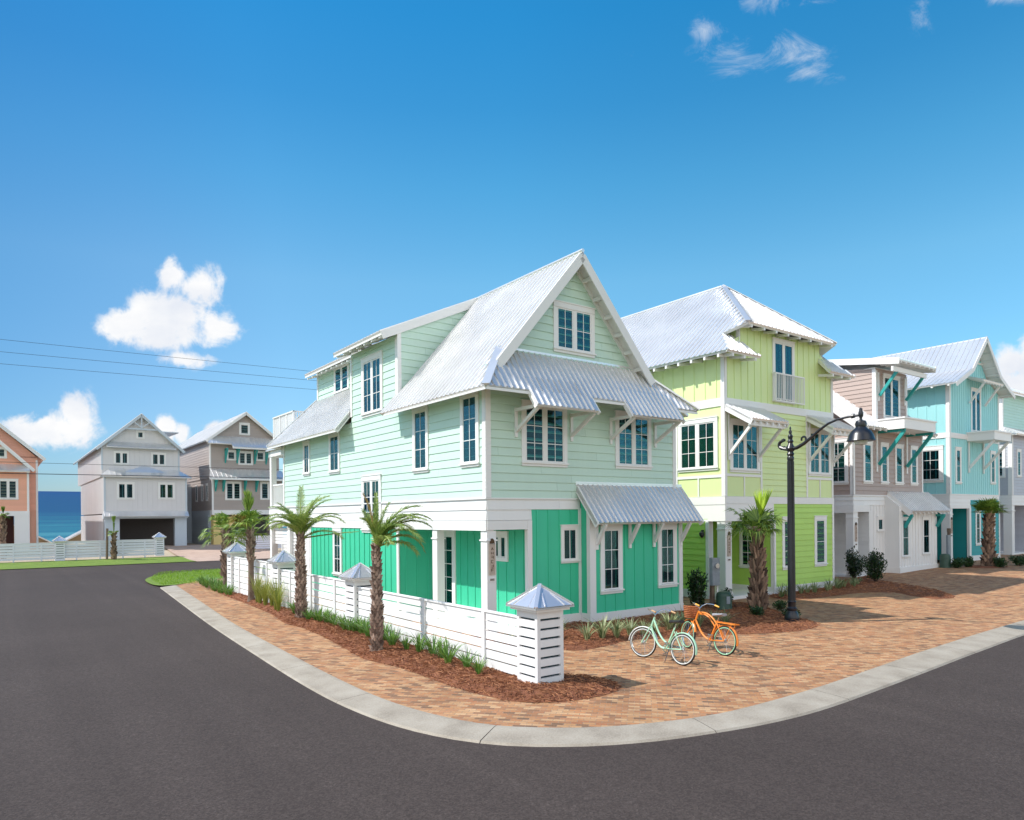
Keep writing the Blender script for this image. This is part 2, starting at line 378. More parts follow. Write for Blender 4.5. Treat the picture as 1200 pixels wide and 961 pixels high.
    def battens(s, pl, poly, gap=0.4, mi=0, off=0.2, w=0.05, h=0.022):
        s.prism([pl(a, b, -0.01) for a, b in poly], pl.n*0.014, mi)
        xs = [p[0] for p in poly]; a = min(xs)+off
        while a < max(xs)-w:
            q = clip(clip(poly, 0, a-w/2, True), 0, a+w/2, False)
            if len(q) > 2 and parea(q) > 1e-4: s.prism([pl(x, b, 0.003) for x, b in q], pl.n*h, mi)
            a += gap
    def roof(s, pts, rib=0.24, t=0.045, rw=0.045, rh=0.035, soffit=0.07, edge0=0.06):
        """pts: coplanar polygon, first two = the eave"""
        P = [V(p) for p in pts]
        u = (P[1]-P[0]).normalized(); n = None
        for p in P[2:]:
            n = u.cross(p-P[0])
            if n.length > 1e-3: break
        n.normalize()
        if n.z < 0: n = -n
        v = n.cross(u)
        q = [((p-P[0]).dot(u), (p-P[0]).dot(v)) for p in P]
        if sum(b for a, b in q) < 0: v = -v; q = [(a, -b) for a, b in q]
        s.prism(P, -n*t, 0)
        if soffit: s.prism([p-n*(t+0.002) for p in P], -n*soffit, 1)
        lo, hi = min(a for a, b in q), max(a for a, b in q); a = lo+edge0
        while a < hi:
            c = clip(clip(q, 0, a-rw/2, True), 0, a+rw/2, False)
            if len(c) > 2 and parea(c) > 1e-3:
                s.prism([P[0]+u*x+v*y+n*0.001 for x, y in c], n*rh, 0)
            a += rib
    def build(s, name, mats, parent=None, solid=True, smooth=False, loc=None):
        me = bpy.data.meshes.new(name); me.from_pydata(s.v, [], s.f)
        mats = mats if isinstance(mats, (list, tuple)) else [mats]
        for m in mats: me.materials.append(m)
        if len(mats) > 1: me.polygons.foreach_set('material_index', s.m)
        if solid:
            bm = bmesh.new(); bm.from_mesh(me); bmesh.ops.recalc_face_normals(bm, faces=bm.faces); bm.to_mesh(me); bm.free()
        if smooth:
            me.polygons.foreach_set('use_smooth', [True]*len(me.polygons))
            try: me.set_sharp_from_angle(angle=math.radians(40))
            except Exception: pass
        me.update()
        o = bpy.data.objects.new(name, me); C.objects.link(o)
        if parent is not None: o.parent = parent
        elif loc is None: o.matrix_world = FR
        else: o.matrix_world = FR @ Matrix.Translation(loc)
        return o
def tag(o, label=None, cat=None, group=None, kind=None):
    if label: o['label'] = label
    if cat: o['category'] = cat
    if group: o['group'] = group
    if kind: o['kind'] = kind
    return o
def thing(name, label, cat, x=0.0, y=0.0, z=0.0, rz=0.0, group=None, s=1.0):
    o = bpy.data.objects.new(name, None); o.empty_display_size = 0.3; C.objects.link(o)
    o.matrix_world = FR @ Matrix.Translation((x, y, z)) @ Matrix.Rotation(rz, 4, 'Z') @ Matrix.Scale(s, 4)
    return tag(o, label, cat, group)
def structure(name, mb, mats, solid=False, **k): return tag(mb.build(name, mats, solid=solid, **k), kind='structure')

# ------------------------------------------------------------------ terrain
def sstep(a, b, x):
    t = max(0.0, min(1.0, (x-a)/(b-a))); return t*t*(3-2*t)
def hgt(x, y):
    z = 0.30*sstep(15, 30, x)*(1-sstep(20, 30, y))
    z += 0.12*sstep(43.0, 46.5, y)+0.62*sstep(47, 55.5, y)
    z -= 9.0*sstep(80, 140, y)
    return z
def grid_sheet(xs, ys, zoff, name, mats, f=hgt):
    mb = MB(); nx = len(xs)
    mb.v = [(x, y, f(x, y)+zoff) for y in ys for x in xs]
    for j in range(len(ys)-1):
        for i in range(nx-1):
            mb.f.append((j*nx+i, j*nx+i+1, (j+1)*nx+i+1, (j+1)*nx+i)); mb.m.append(0)
    return structure(name, mb, mats, smooth=True)
def fr(a, b, st):
    n = max(1, int(round((b-a)/st))); return [a+(b-a)*i/n for i in range(n+1)]
XS = [-5000, -1500, -400, -150]+fr(-80, 100, 5)+[150, 400, 1500, 5000]
YS = [-5000, -1500, -400, -120, -60]+fr(-40, 40, 5)+fr(42, 60, 1)+fr(62, 150, 4)+[400, 1500, 6000]
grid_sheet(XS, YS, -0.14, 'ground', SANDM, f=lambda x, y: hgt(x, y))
# asphalt: side street, front street and cross street in one sheet
mb = MB(); mb.poly([(-14, -24, -0.06), (150, -24, -0.06), (150, 12, -0.06), (8, 31, -0.06), (120, 31, -0.06), (120, 41.3, -0.06), (-120, 41.3, -0.06), (-120, 31, -0.06), (-14, 31, -0.06)])
structure('road', mb, ASPH)
mb = MB(); mb.poly([(-150, -200, -0.11), (150, -200, -0.11), (150, -24, -0.11), (-14, -24, -0.11), (-14, 31, -0.11), (-150, 31, -0.11)])
structure('verge', mb, GRASSM)

def catmull(P, k=6):
    out = []
    for i in range(len(P)-1):
        p0, p1, p2, p3 = P[max(i-1, 0)], P[i], P[i+1], P[min(i+2, len(P)-1)]
        for j in range(k):
            t = j/k
            out.append(tuple(0.5*((2*p1[d])+(-p0[d]+p2[d])*t+(2*p0[d]-5*p1[d]+4*p2[d]-p3[d])*t*t+(-p0[d]+3*p1[d]-3*p2[d]+p3[d])*t**3) for d in (0, 1)))
    out.append(tuple(P[-1])); return out
KI = catmull([(-3.7, 21.1), (-4.3, 13.5), (-4.85, 6.7), (-5.1, 1.5), (-5.24, -2.75), (-5.15, -5.0), (-4.71, -6.6), (-4.01, -7.45), (-3.1, -8.05), (-1.74, -8.5), (-0.5, -8.62), (1.6, -8.59), (4, -8.42), (7.1, -8.2), (13.6, -7.93), (30, -7.6), (50, -7.3), (70, -7)])
KO = catmull([(-4.45, 20.95), (-4.95, 14), (-5.43, 7.2), (-5.72, 1.8), (-5.9, -2.4), (-5.86, -4.6), (-5.6, -6.2), (-5.05, -7.4), (-4.2, -8.2), (-3.2, -8.72), (-2.1, -9.05), (-0.9, -9.28), (0.5, -9.36), (2.84, -9.25), (4.97, -9.12), (7.83, -8.94), (14, -8.65), (30, -8.3), (50, -8.0), (70, -7.7)])
def resample(P, n):
    L = [0]
    for i in range(len(P)-1): L.append(L[-1]+math.dist(P[i], P[i+1]))
    out = []; j = 0
    for i in range(n+1):
        d = L[-1]*i/n
        while j < len(P)-2 and L[j+1] < d: j += 1
        t = (d-L[j])/max(1e-9, L[j+1]-L[j]); t = min(1, max(0, t))
        out.append((P[j][0]+(P[j+1][0]-P[j][0])*t, P[j][1]+(P[j+1][1]-P[j][1])*t))
    return out
N = 330
# pair the inner edge with the nearest point of the outer edge
kin = resample(KI, N); kod = resample(KO, N*6); kout = []; jl = 0
for p in kin:
    best = min(range(jl, min(jl+80, len(kod))), key=lambda j: math.dist(p, kod[j])); jl = max(jl, best); kout.append(kod[best])
mb = MB()
for i in range(N):
    cut = 0.02 if i % 10 == 0 else 0.0
    a, b, c, d = kin[i], kin[i+1], kout[i+1], kout[i]
    L = lambda p, q, t: (p[0]+(q[0]-p[0])*t, p[1]+(q[1]-p[1])*t)
    if cut: a = L(a, b, 0.035); d = L(d, c, 0.035)
    prof = [(0.0, 0.006), (0.12, 0.012), (0.55, -0.008), (0.93, -0.03), (1.0, -0.075)]
    for k in range(len(prof)-1):
        (s0, z0), (s1, z1) = prof[k], prof[k+1]
        p0, p1, q1, q0 = L(a, d, s0), L(b, c, s0), L(b, c, s1), L(a, d, s1)
        zz = lambda p: hgt(p[0], 0)*(1 if p[0] > 14 else 0)*0.5
        mb.poly([(*p0, z0+zz(p0)), (*p1, z0+zz(p1)), (*q1, z1+zz(q1)), (*q0, z1+zz(q0))])
structure('kerb', mb, CONC)

# brick paving: strip outside, apron in front and between the houses
mb = MB()
def cdt_sheet(outline, step, zf, mb, mi=0):
    pts = [V(p) for p in outline]; n = len(pts)
    xs = [p.x for p in pts]; ys = [p.y for p in pts]
    inner = []
    y = min(ys)+step*0.5; r = 0
    def inside(x, y):
        c = False
        for i in range(n):
            a, b = pts[i], pts[i-1]
            if (a.y > y) != (b.y > y) and x < (b.x-a.x)*(y-a.y)/(b.y-a.y)+a.x: c = not c
        return c
    while y < max(ys):
        x = min(xs)+step*(0.25+0.5*(r % 2))
        while x < max(xs):
            if inside(x, y): inner.append(V((x, y)))
            x += step
        y += step; r += 1
    vs, es, fs, *_ = delaunay_2d_cdt(pts+inner, [], [list(range(n))], 1, 1e-5)
    b = len(mb.v); mb.v.extend([(p.x, p.y, zf(p.x, p.y)) for p in vs])
    for f in fs: mb.f.append(tuple(b+i for i in f)); mb.m.append(mi)
outline = [p for p in kin]+[(70, 24), (-1.8, 24), (-3.2, 22.3)]
cdt_sheet(outline, 2.0, lambda x, y: hgt(x, y)*(0.5+0.5*sstep(-7.5, -3, y)) if x > 14 else 0.0, mb)
structure('brick_paving', mb, PAVER, smooth=True)

# lawn at the end of the paving and along the far side of the cross street
LAWN = catmull([(-3.72, 21.12), (-4.3, 21.3), (-4.5, 22.2), (-4.5, 24.2), (-4.2, 26.2), (-3.5, 28.0), (-2.4, 29.4), (-0.9, 30.4), (0.9, 30.9)], 4)+[(9, 31), (9, 23.6), (-1.9, 23.6), (-2.8, 22.4)]
mb = MB(); cdt_sheet(LAWN, 1.0, lambda x, y: 0.012+0.02*noise.noise((x*0.6, y*0.6, 0)), mb); structure('lawn', mb, GRASSM)
mb = MB()
for (x0, x1) in ((-90, 1.55), (9.8, 60)):
    xs = fr(x0, x1, 2.0); ys = fr(41.2, 47.6, 0.8); nx = len(xs); b = len(mb.v)
    mb.v += [(x, y, hgt(x, y)-0.02) for y in ys for x in xs]
    for j in range(len(ys)-1):
        for i in range(nx-1): mb.f.append((b+j*nx+i, b+j*nx+i+1, b+(j+1)*nx+i+1, b+(j+1)*nx+i)); mb.m.append(0)
structure('lawn', mb, GRASSM, smooth=True)
mb = MB()
xs = fr(1.55, 9.8, 1.0); ys = fr(41.2, 57, 0.7); nx = len(xs)
mb.v = [(x, y, hgt(x, y)-0.035) for y in ys for x in xs]
for j in range(len(ys)-1):
    for i in range(nx-1): mb.f.append((j*nx+i, j*nx+i+1, (j+1)*nx+i+1, (j+1)*nx+i)); mb.m.append(0)
structure('driveway', mb, DRIVEM, smooth=True)
mb = MB(); s = 0.0373
mb.poly([(-5000, 150, -4), (900, 150, -4), (900, 4000, -4+3850*s), (-5000, 4000, -4+3850*s)])
structure('sea', mb, SEA)

# ------------------------------------------------------------------ pine straw beds
def bed(outline, name='mulch_bed', dens=300, hmax=0.10, needles=True, label=None):
    pts = [V(p) for p in outline]; n = len(pts)
    def dist(x, y):
        p = V((x, y)); best = 9
        for i in range(n):
            a, b = pts[i-1], pts[i]; d = b-a
            t = max(0, min(1, (p-a).dot(d)/max(1e-9, d.length_squared))); best = min(best, (p-a-d*t).length)
        return best
    def zf(x, y): 
        base = hgt(x, y) if x > 14 else 0.0
        return base+0.006+hmax*sstep(0, 0.3, dist(x, y))+0.05*noise.noise((x*2.2, y*2.2, 3))*sstep(0, 0.3, dist(x, y))
    mb = MB(); cdt_sheet(outline, 0.16 if dens > 150 else 0.3, zf, mb)
    o = structure(name, mb, MULCHM, smooth=True)
    if not needles: return zf
    nb = MB(); xs = [p.x for p in pts]; ys = [p.y for p in pts]
    def inside(x, y):
        c = False
        for i in range(n):
            a, b = pts[i], pts[i-1]
            if (a.y > y) != (b.y > y) and x < (b.x-a.x)*(y-a.y)/(b.y-a.y)+a.x: c = not c
        return c
    area = (max(xs)-min(xs))*(max(ys)-min(ys))
    for _ in range(int(area*dens)):
        x = random.uniform(min(xs)-0.06, max(xs)+0.06); y = random.uniform(min(ys)-0.06, max(ys)+0.06)
        if y > 6 and random.random() < 0.6: continue
        if not inside(x+random.gauss(0, 0.055), y+random.gauss(0, 0.055)): continue
        z = zf(x, y) if inside(x, y) else 0.012; a = random.uniform(0, PI); l = random.uniform(0.09, 0.2); w = 0.007
        d = V((math.cos(a), math.sin(a), random.uniform(-0.22, 0.30))); q = V((-math.sin(a), math.cos(a), 0))*w
        p = V((x, y, z+random.uniform(0.0, 0.03)))
        nb.poly([p-d*l/2-q*0.5, p-d*l/2+q*0.5, p+q*0.5+V((0, 0, 0.015)), p+d*l/2, p-q*0.5+V((0, 0, 0.015))])
    tag(nb.build('pine_straw', NEEDLE, solid=False), label, 'pine straw', kind='stuff')
    return zf
bedA = catmull([(-2.1, 23.3), (-2.96, 16.2), (-3.13, 11.6), (-3.3, 8), (-3.62, 5.65), (-3.52, 4.0), (-3.75, 1.2), (-4.0, -0.9), (-3.8, -2.2), (-3.79, -4.05), (-3.72, -5.1), (-3.5, -5.94), (-3.1, -6.35), (-2.5, -6.57), (-1.75, -6.55), (-1.25, -6.25), (-1.3, -5.6), (-1.7, -5.05), (-2.15, -4.75)], 4)+[(-2.2, 0), (-2.2, 8), (-2.2, 16)]
zA = bed(bedA, dens=420, label='reddish pine straw heaped along the street side of the white fence')
bedB = [(-0.9, -0.05), (-0.95, -1.6), (-0.5, -2.5)]+catmull([(0.15, -2.9), (0.54, -3.25), (1.64, -3.15), (2.38, -2.98), (3.43, -3.5), (4.9, -4.06), (5.76, -4.5), (7.0, -4.9), (8.3, -4.65), (8.95, -3.7), (9.3, -2.9), (10.3, -1.7), (10.7, -0.6)], 3)+[(10.6, 0.15), (9, 0.2), (7.7, 0.3), (7.7, -0.42), (3.3, -0.42), (3.3, -0.05)]
zB = bed(bedB, dens=240, hmax=0.07, label='pine straw below the green boarding and around the stout palm')
bedC = [(12.9, -0.9), (13.2, 0.52), (18.2, 0.53), (18.6, 1.0), (21.5, 1.45), (23.3, 1.4), (21.6, 0.3), (21.0, -0.8), (20.3, -2.2), (19.5, -3.3), (18.4, -4.2), (17.8, -4.4), (17.0, -4.15), (17.4, -3.1), (18.0, -2.2), (17.3, -1.5), (16.6, -1.25), (14.8, -1.15)]
zC = bed(bedC, dens=110, hmax=0.06, label='dark pine straw in front of the lime house right wall')
bedD = [(31.4+1.4*math.cos(a*PI/8), -0.6+0.9*math.sin(a*PI/8)) for a in range(16)]
zD = bed(bedD, dens=60, hmax=0.05, needles=False)

# lawn blades: nobody could count them
nb = MB()
for _ in range(9000):
    x = random.uniform(-4.5, 3); y = random.uniform(21.5, 31)
    if x < -4.3+0.16*(y-21)*max(0, (y-24)/7)+0.1 or y > 30.9 or (x > -2.2 and y < 23.8): continue
    a = random.uniform(0, 2*PI); h = random.uniform(0.05, 0.12)
    p = V((x, y, 0.005)); q = V((math.cos(a), math.sin(a), 0))*0.012
    nb.poly([p-q, p+q, p+V((random.uniform(-.03, .03), random.uniform(-.03, .03), h))])
tag(nb.build('grass', BLADE, solid=False), 'bright mown grass at the tip of the brick strip', 'grass', kind='stuff')

# ------------------------------------------------------------------ building parts
def window(parent, pl, a0, a1, b0, b1, sashes=2, cols=2, rows=3, tw=0.12, curtain=None, label=None, frame=None, sill=True, inset=None, name='window'):
    """a trimmed window on plane pl; a0..b1 is the outside of the trim"""
    if a0 > a1: a0, a1 = a1, a0
    mb = MB(); g = MB()
    hz = 0.05
    mb.pbox(pl, a0, a1, b1-tw*1.1, b1, 0, hz+0.012)                               # head
    mb.pbox(pl, a0-0.02, a1+0.02, b1, b1+0.03, 0, hz+0.03)                        # cap
    mb.pbox(pl, a0, a0+tw, b0+tw*0.7, b1-tw*1.1, 0, hz); mb.pbox(pl, a1-tw, a1, b0+tw*0.7, b1-tw*1.1, 0, hz)
    mb.pbox(pl, a0, a1, b0, b0+tw*0.7, 0, hz)
    if sill: mb.pbox(pl, a0-0.03, a1+0.03, b0+tw*0.55, b0+tw*0.55+0.045, hz+0.001, hz+0.04)
    ia0, ia1, ib0, ib1 = a0+tw, a1-tw, b0+tw*0.7+0.03, b1-tw*1.1
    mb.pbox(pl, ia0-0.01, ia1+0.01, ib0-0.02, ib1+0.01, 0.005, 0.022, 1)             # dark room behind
    mw = 0.10 if sashes > 1 else 0
    W = (ia1-ia0-mw*(sashes-1))/sashes
    for k in range(sashes):
        s0 = ia0+k*(W+mw); s1 = s0+W
        if k < sashes-1: mb.pbox(pl, s1, s1+mw, ib0-0.01, ib1, 0.01, hz-0.004)
        fw = min(0.045, W*0.14)
        for (p0, p1, q0, q1) in ((s0, s0+fw, ib0, ib1), (s1-fw, s1, ib0, ib1), (s0+fw, s1-fw, ib0, ib0+fw), (s0+fw, s1-fw, ib1-fw, ib1)):
            mb.pbox(pl, p0, p1, q0, q1, 0.012, 0.041)
        ga0, ga1, gb0, gb1 = s0+fw, s1-fw, ib0+fw, ib1-fw
        for i in range(1, cols):
            x = ga0+(ga1-ga0)*i/cols; mb.pbox(pl, x-0.011, x+0.011, gb0, gb1, 0.018, 0.037)
        for i in range(1, rows):
            z = gb0+(gb1-gb0)*i/rows; mb.pbox(pl, ga0, ga1, z-0.011, z+0.011, 0.018, 0.0365)
        if curtain in ('both', 'one'):
            for side in ((0, 1) if curtain == 'both' else (k % 2,)):
                c0 = ga0 if side == 0 else ga1-(ga1-ga0)*0.42; n = 5; w = (ga1-ga0)*0.42/n
                for i in range(n): mb.pbox(pl, c0+i*w, c0+i*w+w*0.72, gb0, gb1, 0.0225, 0.0265, 2)
        if curtain == 'blind':
            mb.pbox(pl, ga0, ga1, gb1-(gb1-gb0)*random.choice((0.3, 0.45, 0.6)), gb1, 0.0225, 0.0245, 3)
        g.pbox(pl, ga0-0.004, ga1+0.004, gb0-0.004, gb1+0.004, 0.028, 0.031)
    w = mb.build(name, [frame or WHITE, DARK, CURT, BLIND], parent)
    if label: w['label'] = label
    g.build('pane', GLASS, w)
    return w
def bracket(parent, x, y, zlo, zhi, out, w=0.09, mat=None, name='bracket'):
    """wall leg, top arm and diagonal under an eave"""
    mb = MB()
    mb.box(x-w/2, x+w/2, y-0.07, y-0.022, zlo-0.12, zhi+0.05)
    mb.bar((x, y-0.06, zlo+0.05), (x, y-out, zhi-0.05), w*0.95, w)
    mb.box(x-w*0.45, x+w*0.45, y-out-0.02, y-0.07, zhi-0.06, zhi+0.03)
    return mb.build(name, mat or WHITE, parent)
def rafters(mb, p, q, inward, gap=0.6, w=0.06, h=0.14, drop=0.17, mi=0):
    """white rafter tails under an eave from p to q"""
    p, q, inward = V(p), V(q), V(inward); L = (q-p).length; k = max(1, int(L/gap))
    for i in range(k+1):
        a = p+(q-p)*((i+0.25)/(k+0.5))-V((0, 0, drop))
        u = (q-p).normalized()
        mb.prism([a+u*w/2, a-u*w/2, a-u*w/2+V((0, 0, h*0.5)), a+u*w/2+V((0, 0, h*0.5))], inward, mi)
def plaque(x, y, z, label, w=0.17, h=0.82, face=None):
    """the vertical name board on a porch column; x,y,z in the street grid, facing the street"""
    t = thing('address_sign', label, 'sign', x, y, z, group='name boards on porch columns')
    mb = MB(); mb.box(-w/2, w/2, -0.03, 0, 0, h); mb.box(-w/2-0.015, -w/2, -0.034, 0, -0.015, h+0.015); mb.box(w/2, w/2+0.015, -0.034, 0, -0.015, h+0.015)
    mb.box(-w/2, w/2, -0.033, 0, -0.015, -0.0); mb.build('board', PLAQUE, t)
    mb = MB(); mb.prism([(-w*0.42, 0, h+0.016), (w*0.42, 0, h+0.016), (w*0.3, 0, h+0.11), (w*0.1, 0, h+0.15), (-w*0.1, 0, h+0.15), (-w*0.3, 0, h+0.11)], (0, -0.05, 0)); mb.build('finial', BRONZE, t)
    zz = h-0.13; k = 0
    st = {0: [(-1, -1, 0, 1), (1, -1, 0, 1), (-.5, -.2, .5, -.2)]}
    while zz > 0.05:
        mb = MB(); sw = 0.034; sh = 0.036; rnd = random.Random(k+int(x*10))
        segs = st[0] if k == 0 else [((-1, -1, -1, 1)), ((-1, 1, 1, 1)), ((-1, -1, 1, -1)), ((1, -1, 1, 1)), ((-1, 0, 1, 0))]
        if k: segs = rnd.sample(segs, 3)
        for (a, b, c, d) in segs: mb.bar((a*sw, -0.033, zz+b*sh), (c*sw, -0.033, zz+d*sh), 0.006, 0.013, up=(0, 0, 1) if a != c else (1, 0, 0))
        mb.build('letter', BRONZE, t); zz -= 0.115; k += 1
    mb = MB(); mb.box(-w*0.55, w*0.55, -0.02, 0, -0.2, -0.09); npl = mb.build('number_plate', WHITE, t)
    for i in range(4):
        mb = MB(); mb.box(-0.065+i*0.036, -0.043+i*0.036, -0.026, -0.02, -0.175, -0.115); mb.build('digit', BRONZE, npl)
    return t

# ================================================================== HOUSE 1: mint corner house
def house(label, x, y, z=0.0): return thing('beach_house', label, 'house', x, y, z)
H1 = house('mint corner house with green boarded ground floor and steep silver gable', 0, 0)
L0, F0 = left(0), front(0)
core = MB(); core.box(0.012, 7.59, 0.012, 16.43, 3.03, 6.66); core.box(1.42, 7.588, 0.014, 13.1, 0.05, 3.028); core.box(0.014, 1.418, 5.12, 13.098, 0.05, 3.026)
core.box(0.013, 3.2, 5.13, 8.8, 6.662, 9.15); core.box(1.02, 3.2, 8.802, 14.78, 6.664, 9.4); core.box(1.6, 7.5, 16.44, 20.9, 0.05, 7.2); core.box(7.58, 7.6, 0.02, 16.4, 0.05, 3.02)
core.prism([(0.1, 0.013, 6.661), (6.2, 0.013, 6.661), (6.2, 0.013, 7.3), (3.15, 0.013, 10.7), (0.1, 0.013, 7.2)], (0, 0.4, 0))
core.build('wall_core', WHITE, H1)
mb = MB()
mb.siding(L0, [(0, 3.68), (16.45, 3.68), (16.45, 6.7), (0, 6.7)], 0.235, thick=0.02)
mb.siding(L0, [(5.1, 6.7), (8.83, 6.7), (8.83, 9.2), (5.1, 9.2)], 0.235, thick=0.02)
mb.siding(F0, [(0, 3.68), (7.6, 3.68), (7.6, 7.3), (0, 7.3)], 0.235)
mb.siding(F0, [(0.1, 7.3), (6.1, 7.3), (3.15, 10.75)], 0.235)
mb.siding(PL((0, 5.1, 0), (1, 0, 0), (0, -1, 0)), [(0, 7.0), (0, 9.32), (3.1, 10.74)], 0.235)
mb.siding(left(1.0), [(8.83, 7.9), (14.8, 7.9), (14.8, 9.75), (8.83, 9.75)], 0.235)
mb.siding(PL((0, 16.45, 0), (1, 0, 0), (0, 1, 0)), [(0, 3.68), (7.6, 3.68), (7.6, 6.6), (0, 6.6)], 0.235)
mb.siding(PL((7.6, 0, 0), (0, 1, 0), (1, 0, 0)), [(0, 3.68), (16.4, 3.68), (16.4, 6.9), (0, 6.9)], 0.235)
mb.build('siding', MINT, H1)
mb = MB()
mb.battens(L0, [(5.1, 0.05), (13.1, 0.05), (13.1, 3.02), (5.1, 3.02)], 0.42)
mb.battens(F0, [(1.52, 0.3), (3.34, 0.3), (3.34, 3.4), (1.52, 3.4)], 0.42)
mb.battens(front(-0.4), [(3.37, 0.3), (7.41, 0.3), (7.41, 3.5), (3.37, 3.5)], 0.42)
mb.battens(left(1.4), [(0.02, 0.1), (5.1, 0.1), (5.1, 2.82), (0.02, 2.82)], 0.42)
mb.battens(PL((0, 5.1, 0), (1, 0, 0), (0, -1, 0)), [(0.02, 0.1), (1.4, 0.1), (1.4, 2.82), (0.02, 2.82)], 0.42)
mb.battens(PL((7.6, 0, 0), (0, 1, 0), (1, 0, 0)), [(0, 0.1), (13, 0.1), (13, 3.1), (0, 3.1)], 0.42)
mb.box(3.372, 7.408, -0.395, 0.0, 0.1, 3.5); mb.prism([(3.374, -0.39, 3.49), (3.374, 0.0, 3.49), (3.374, 0.0, 4.0)], (4.03, 0, 0))
mb.build('boarding', MINTD, H1)
mb = MB()
mb.siding(L0, [(0, 3.08), (18.6, 3.08), (18.6, 3.66), (0, 3.66)], 0.29)                    # white band
mb.siding(F0, [(0, 3.08), (1.52, 3.08), (1.52, 3.4), (3.34, 3.4), (3.34, 3.66), (0, 3.66)], 0.29)
mb.pbox(L0, -0.03, 18.6, 3.66, 3.70, 0, 0.05); mb.pbox(F0, -0.03, 7.6, 3.66, 3.70, 0, 0.045)
mb.box(0.014, 1.39, 16.44, 18.6, 3.0, 3.66)
mb.pbox(L0, 0, 18.6, 2.8, 3.07, -0.22, 0.035); mb.pbox(F0, 0.0, 1.36, 2.82, 3.07, -0.2, 0.03)   # header
mb.pbox(L0, 5.1, 5.24, 0.05, 2.8, 0.0, 0.04); mb.pbox(F0, 1.36, 1.52, 0.05, 3.07, -0.1, 0.04)
mb.pbox(F0, 1.36, 3.34, 3.375, 3.405, 0, 0.035); mb.pbox(L0, 13.04, 13.16, 0.05, 2.8, 0.0, 0.04)
mb.pbox(L0, -0.03, 0.13, 3.70, 6.62, 0.002, 0.042); mb.pbox(F0, -0.042, 0.13, 3.705, 6.75, 0.001, 0.043); mb.pbox(F0, 7.47, 7.62, 3.705, 6.9, 0.001, 0.043)
mb.pbox(L0, 16.33, 16.47, 3.70, 6.5, 0.002, 0.042)
mb.pbox(L0, 5.08, 5.22, 6.75, 9.1, 0.002, 0.042); mb.pbox(L0, 8.72, 8.85, 6.9, 9.1, 0.002, 0.042); mb.box(-0.04, 0.10, 5.045, 5.098, 7.2, 9.28)
mb.pbox(left(1.0), 14.68, 14.82, 7.9, 9.7, 0.002, 0.042)
mb.pbox(F0, 1.5, 3.38, 0.02, 0.30, 0, 0.045); mb.pbox(front(-0.4), 3.33, 7.45, 0.02, 0.30, 0, 0.05); mb.box(3.328, 3.372, -0.40, -0.05, 0.02, 0.30); mb.box(7.41, 7.455, -0.40, 0, 0.02, 0.30)
mb.pbox(front(-0.4), 3.345, 3.58, 0.302, 3.55, 0.0, 0.045); mb.pbox(front(-0.4), 7.27, 7.435, 0.302, 3.6, 0.0, 0.045); mb.pbox(F0, 3.28, 3.37, 0.302, 3.40, 0, 0.04); mb.box(3.342, 3.37, -0.43, -0.3, 0.302, 3.5)
mb.pbox(L0, 5.25, 13.04, 0.02, 0.2, 0, 0.04)
mb.box(0.02, 1.40, 0.02, 5.1, 2.825, 2.84)                                                      # porch ceiling
mb.box(0.0, 1.42, 0.0, 5.1, 0.0, 0.12)
mb.build('trim', WHITE, H1)
mb = MB(); mb.box(0, 0.3, 0, 0.3, 0.121, 2.798); mb.box(-0.03, 0.33, -0.03, 0.33, 2.52, 2.56); mb.box(-0.02, 0.32, -0.02, 0.32, 0.122, 0.3); mb.build('column', WHITE, H1)
mb = MB(); mb.box(0.0, 0.26, 2.66, 2.94, 0.121, 2.798); mb.box(-0.03, 0.29, 2.63, 2.97, 2.52, 2.56); mb.build('column', WHITE, H1)
# rear carport and balcony
mb = MB()
for yy in (13.3, 15.75, 18.3): mb.box(0.0, 0.28, yy, yy+0.28, 0.0, 2.80)
mb.box(0.02, 0.27, 18.36, 18.6, 3.7, 6.2); mb.box(0.0, 0.25, 16.5, 18.7, 6.12, 6.4); mb.box(0.0, 1.6, 18.42, 18.66, 6.121, 6.401)
for zz in [0.95+i*0.155 for i in range(12)]:
    mb.bar((0.16, 13.58, zz), (0.16, 15.75, zz), 0.03, 0.13)
    if zz > 2.0: mb.bar((0.16, 16.03, zz), (0.16, 18.3, zz), 0.03, 0.13)
    else: mb.bar((0.16, 16.03, zz), (0.16, 17.1, zz), 0.03, 0.13)
mb.box(0.1, 0.2, 17.1, 17.2, 0.0, 2.0)
for i in range(16):
    y = 16.55+i*0.12; mb.box(0.1, 0.13, y, y+0.035, 3.75, 4.72)
mb.box(0.08, 0.15, 16.47, 18.36, 4.72, 4.79); mb.box(0.08, 0.15, 16.47, 18.36, 3.75, 3.81)
mb.build('rear_porch', WHITE, H1)
mb = MB()
for i in range(27): y = 18.0+i*0.115; mb.box(1.0, 1.03, y, y+0.06, 7.1, 8.33)
for y in (18.0, 19.0, 20.0, 21.0): mb.box(0.97, 1.06, y-0.05, y+0.05, 7.0, 8.36)
for i in range(8): x = 1.1+i*0.115; mb.box(x, x+0.05, 17.98, 18.01, 7.1, 8.33)
mb.box(0.95, 1.08, 17.95, 21.05, 8.33, 8.39); mb.box(0.95, 2.05, 17.95, 18.05, 8.331, 8.391); mb.box(1.95, 2.05, 17.94, 18.04, 7.0, 8.36); mb.box(1.0, 7.5, 17.9, 21, 7.201, 7.24)
mb.build('deck_railing', WHITE, H1)
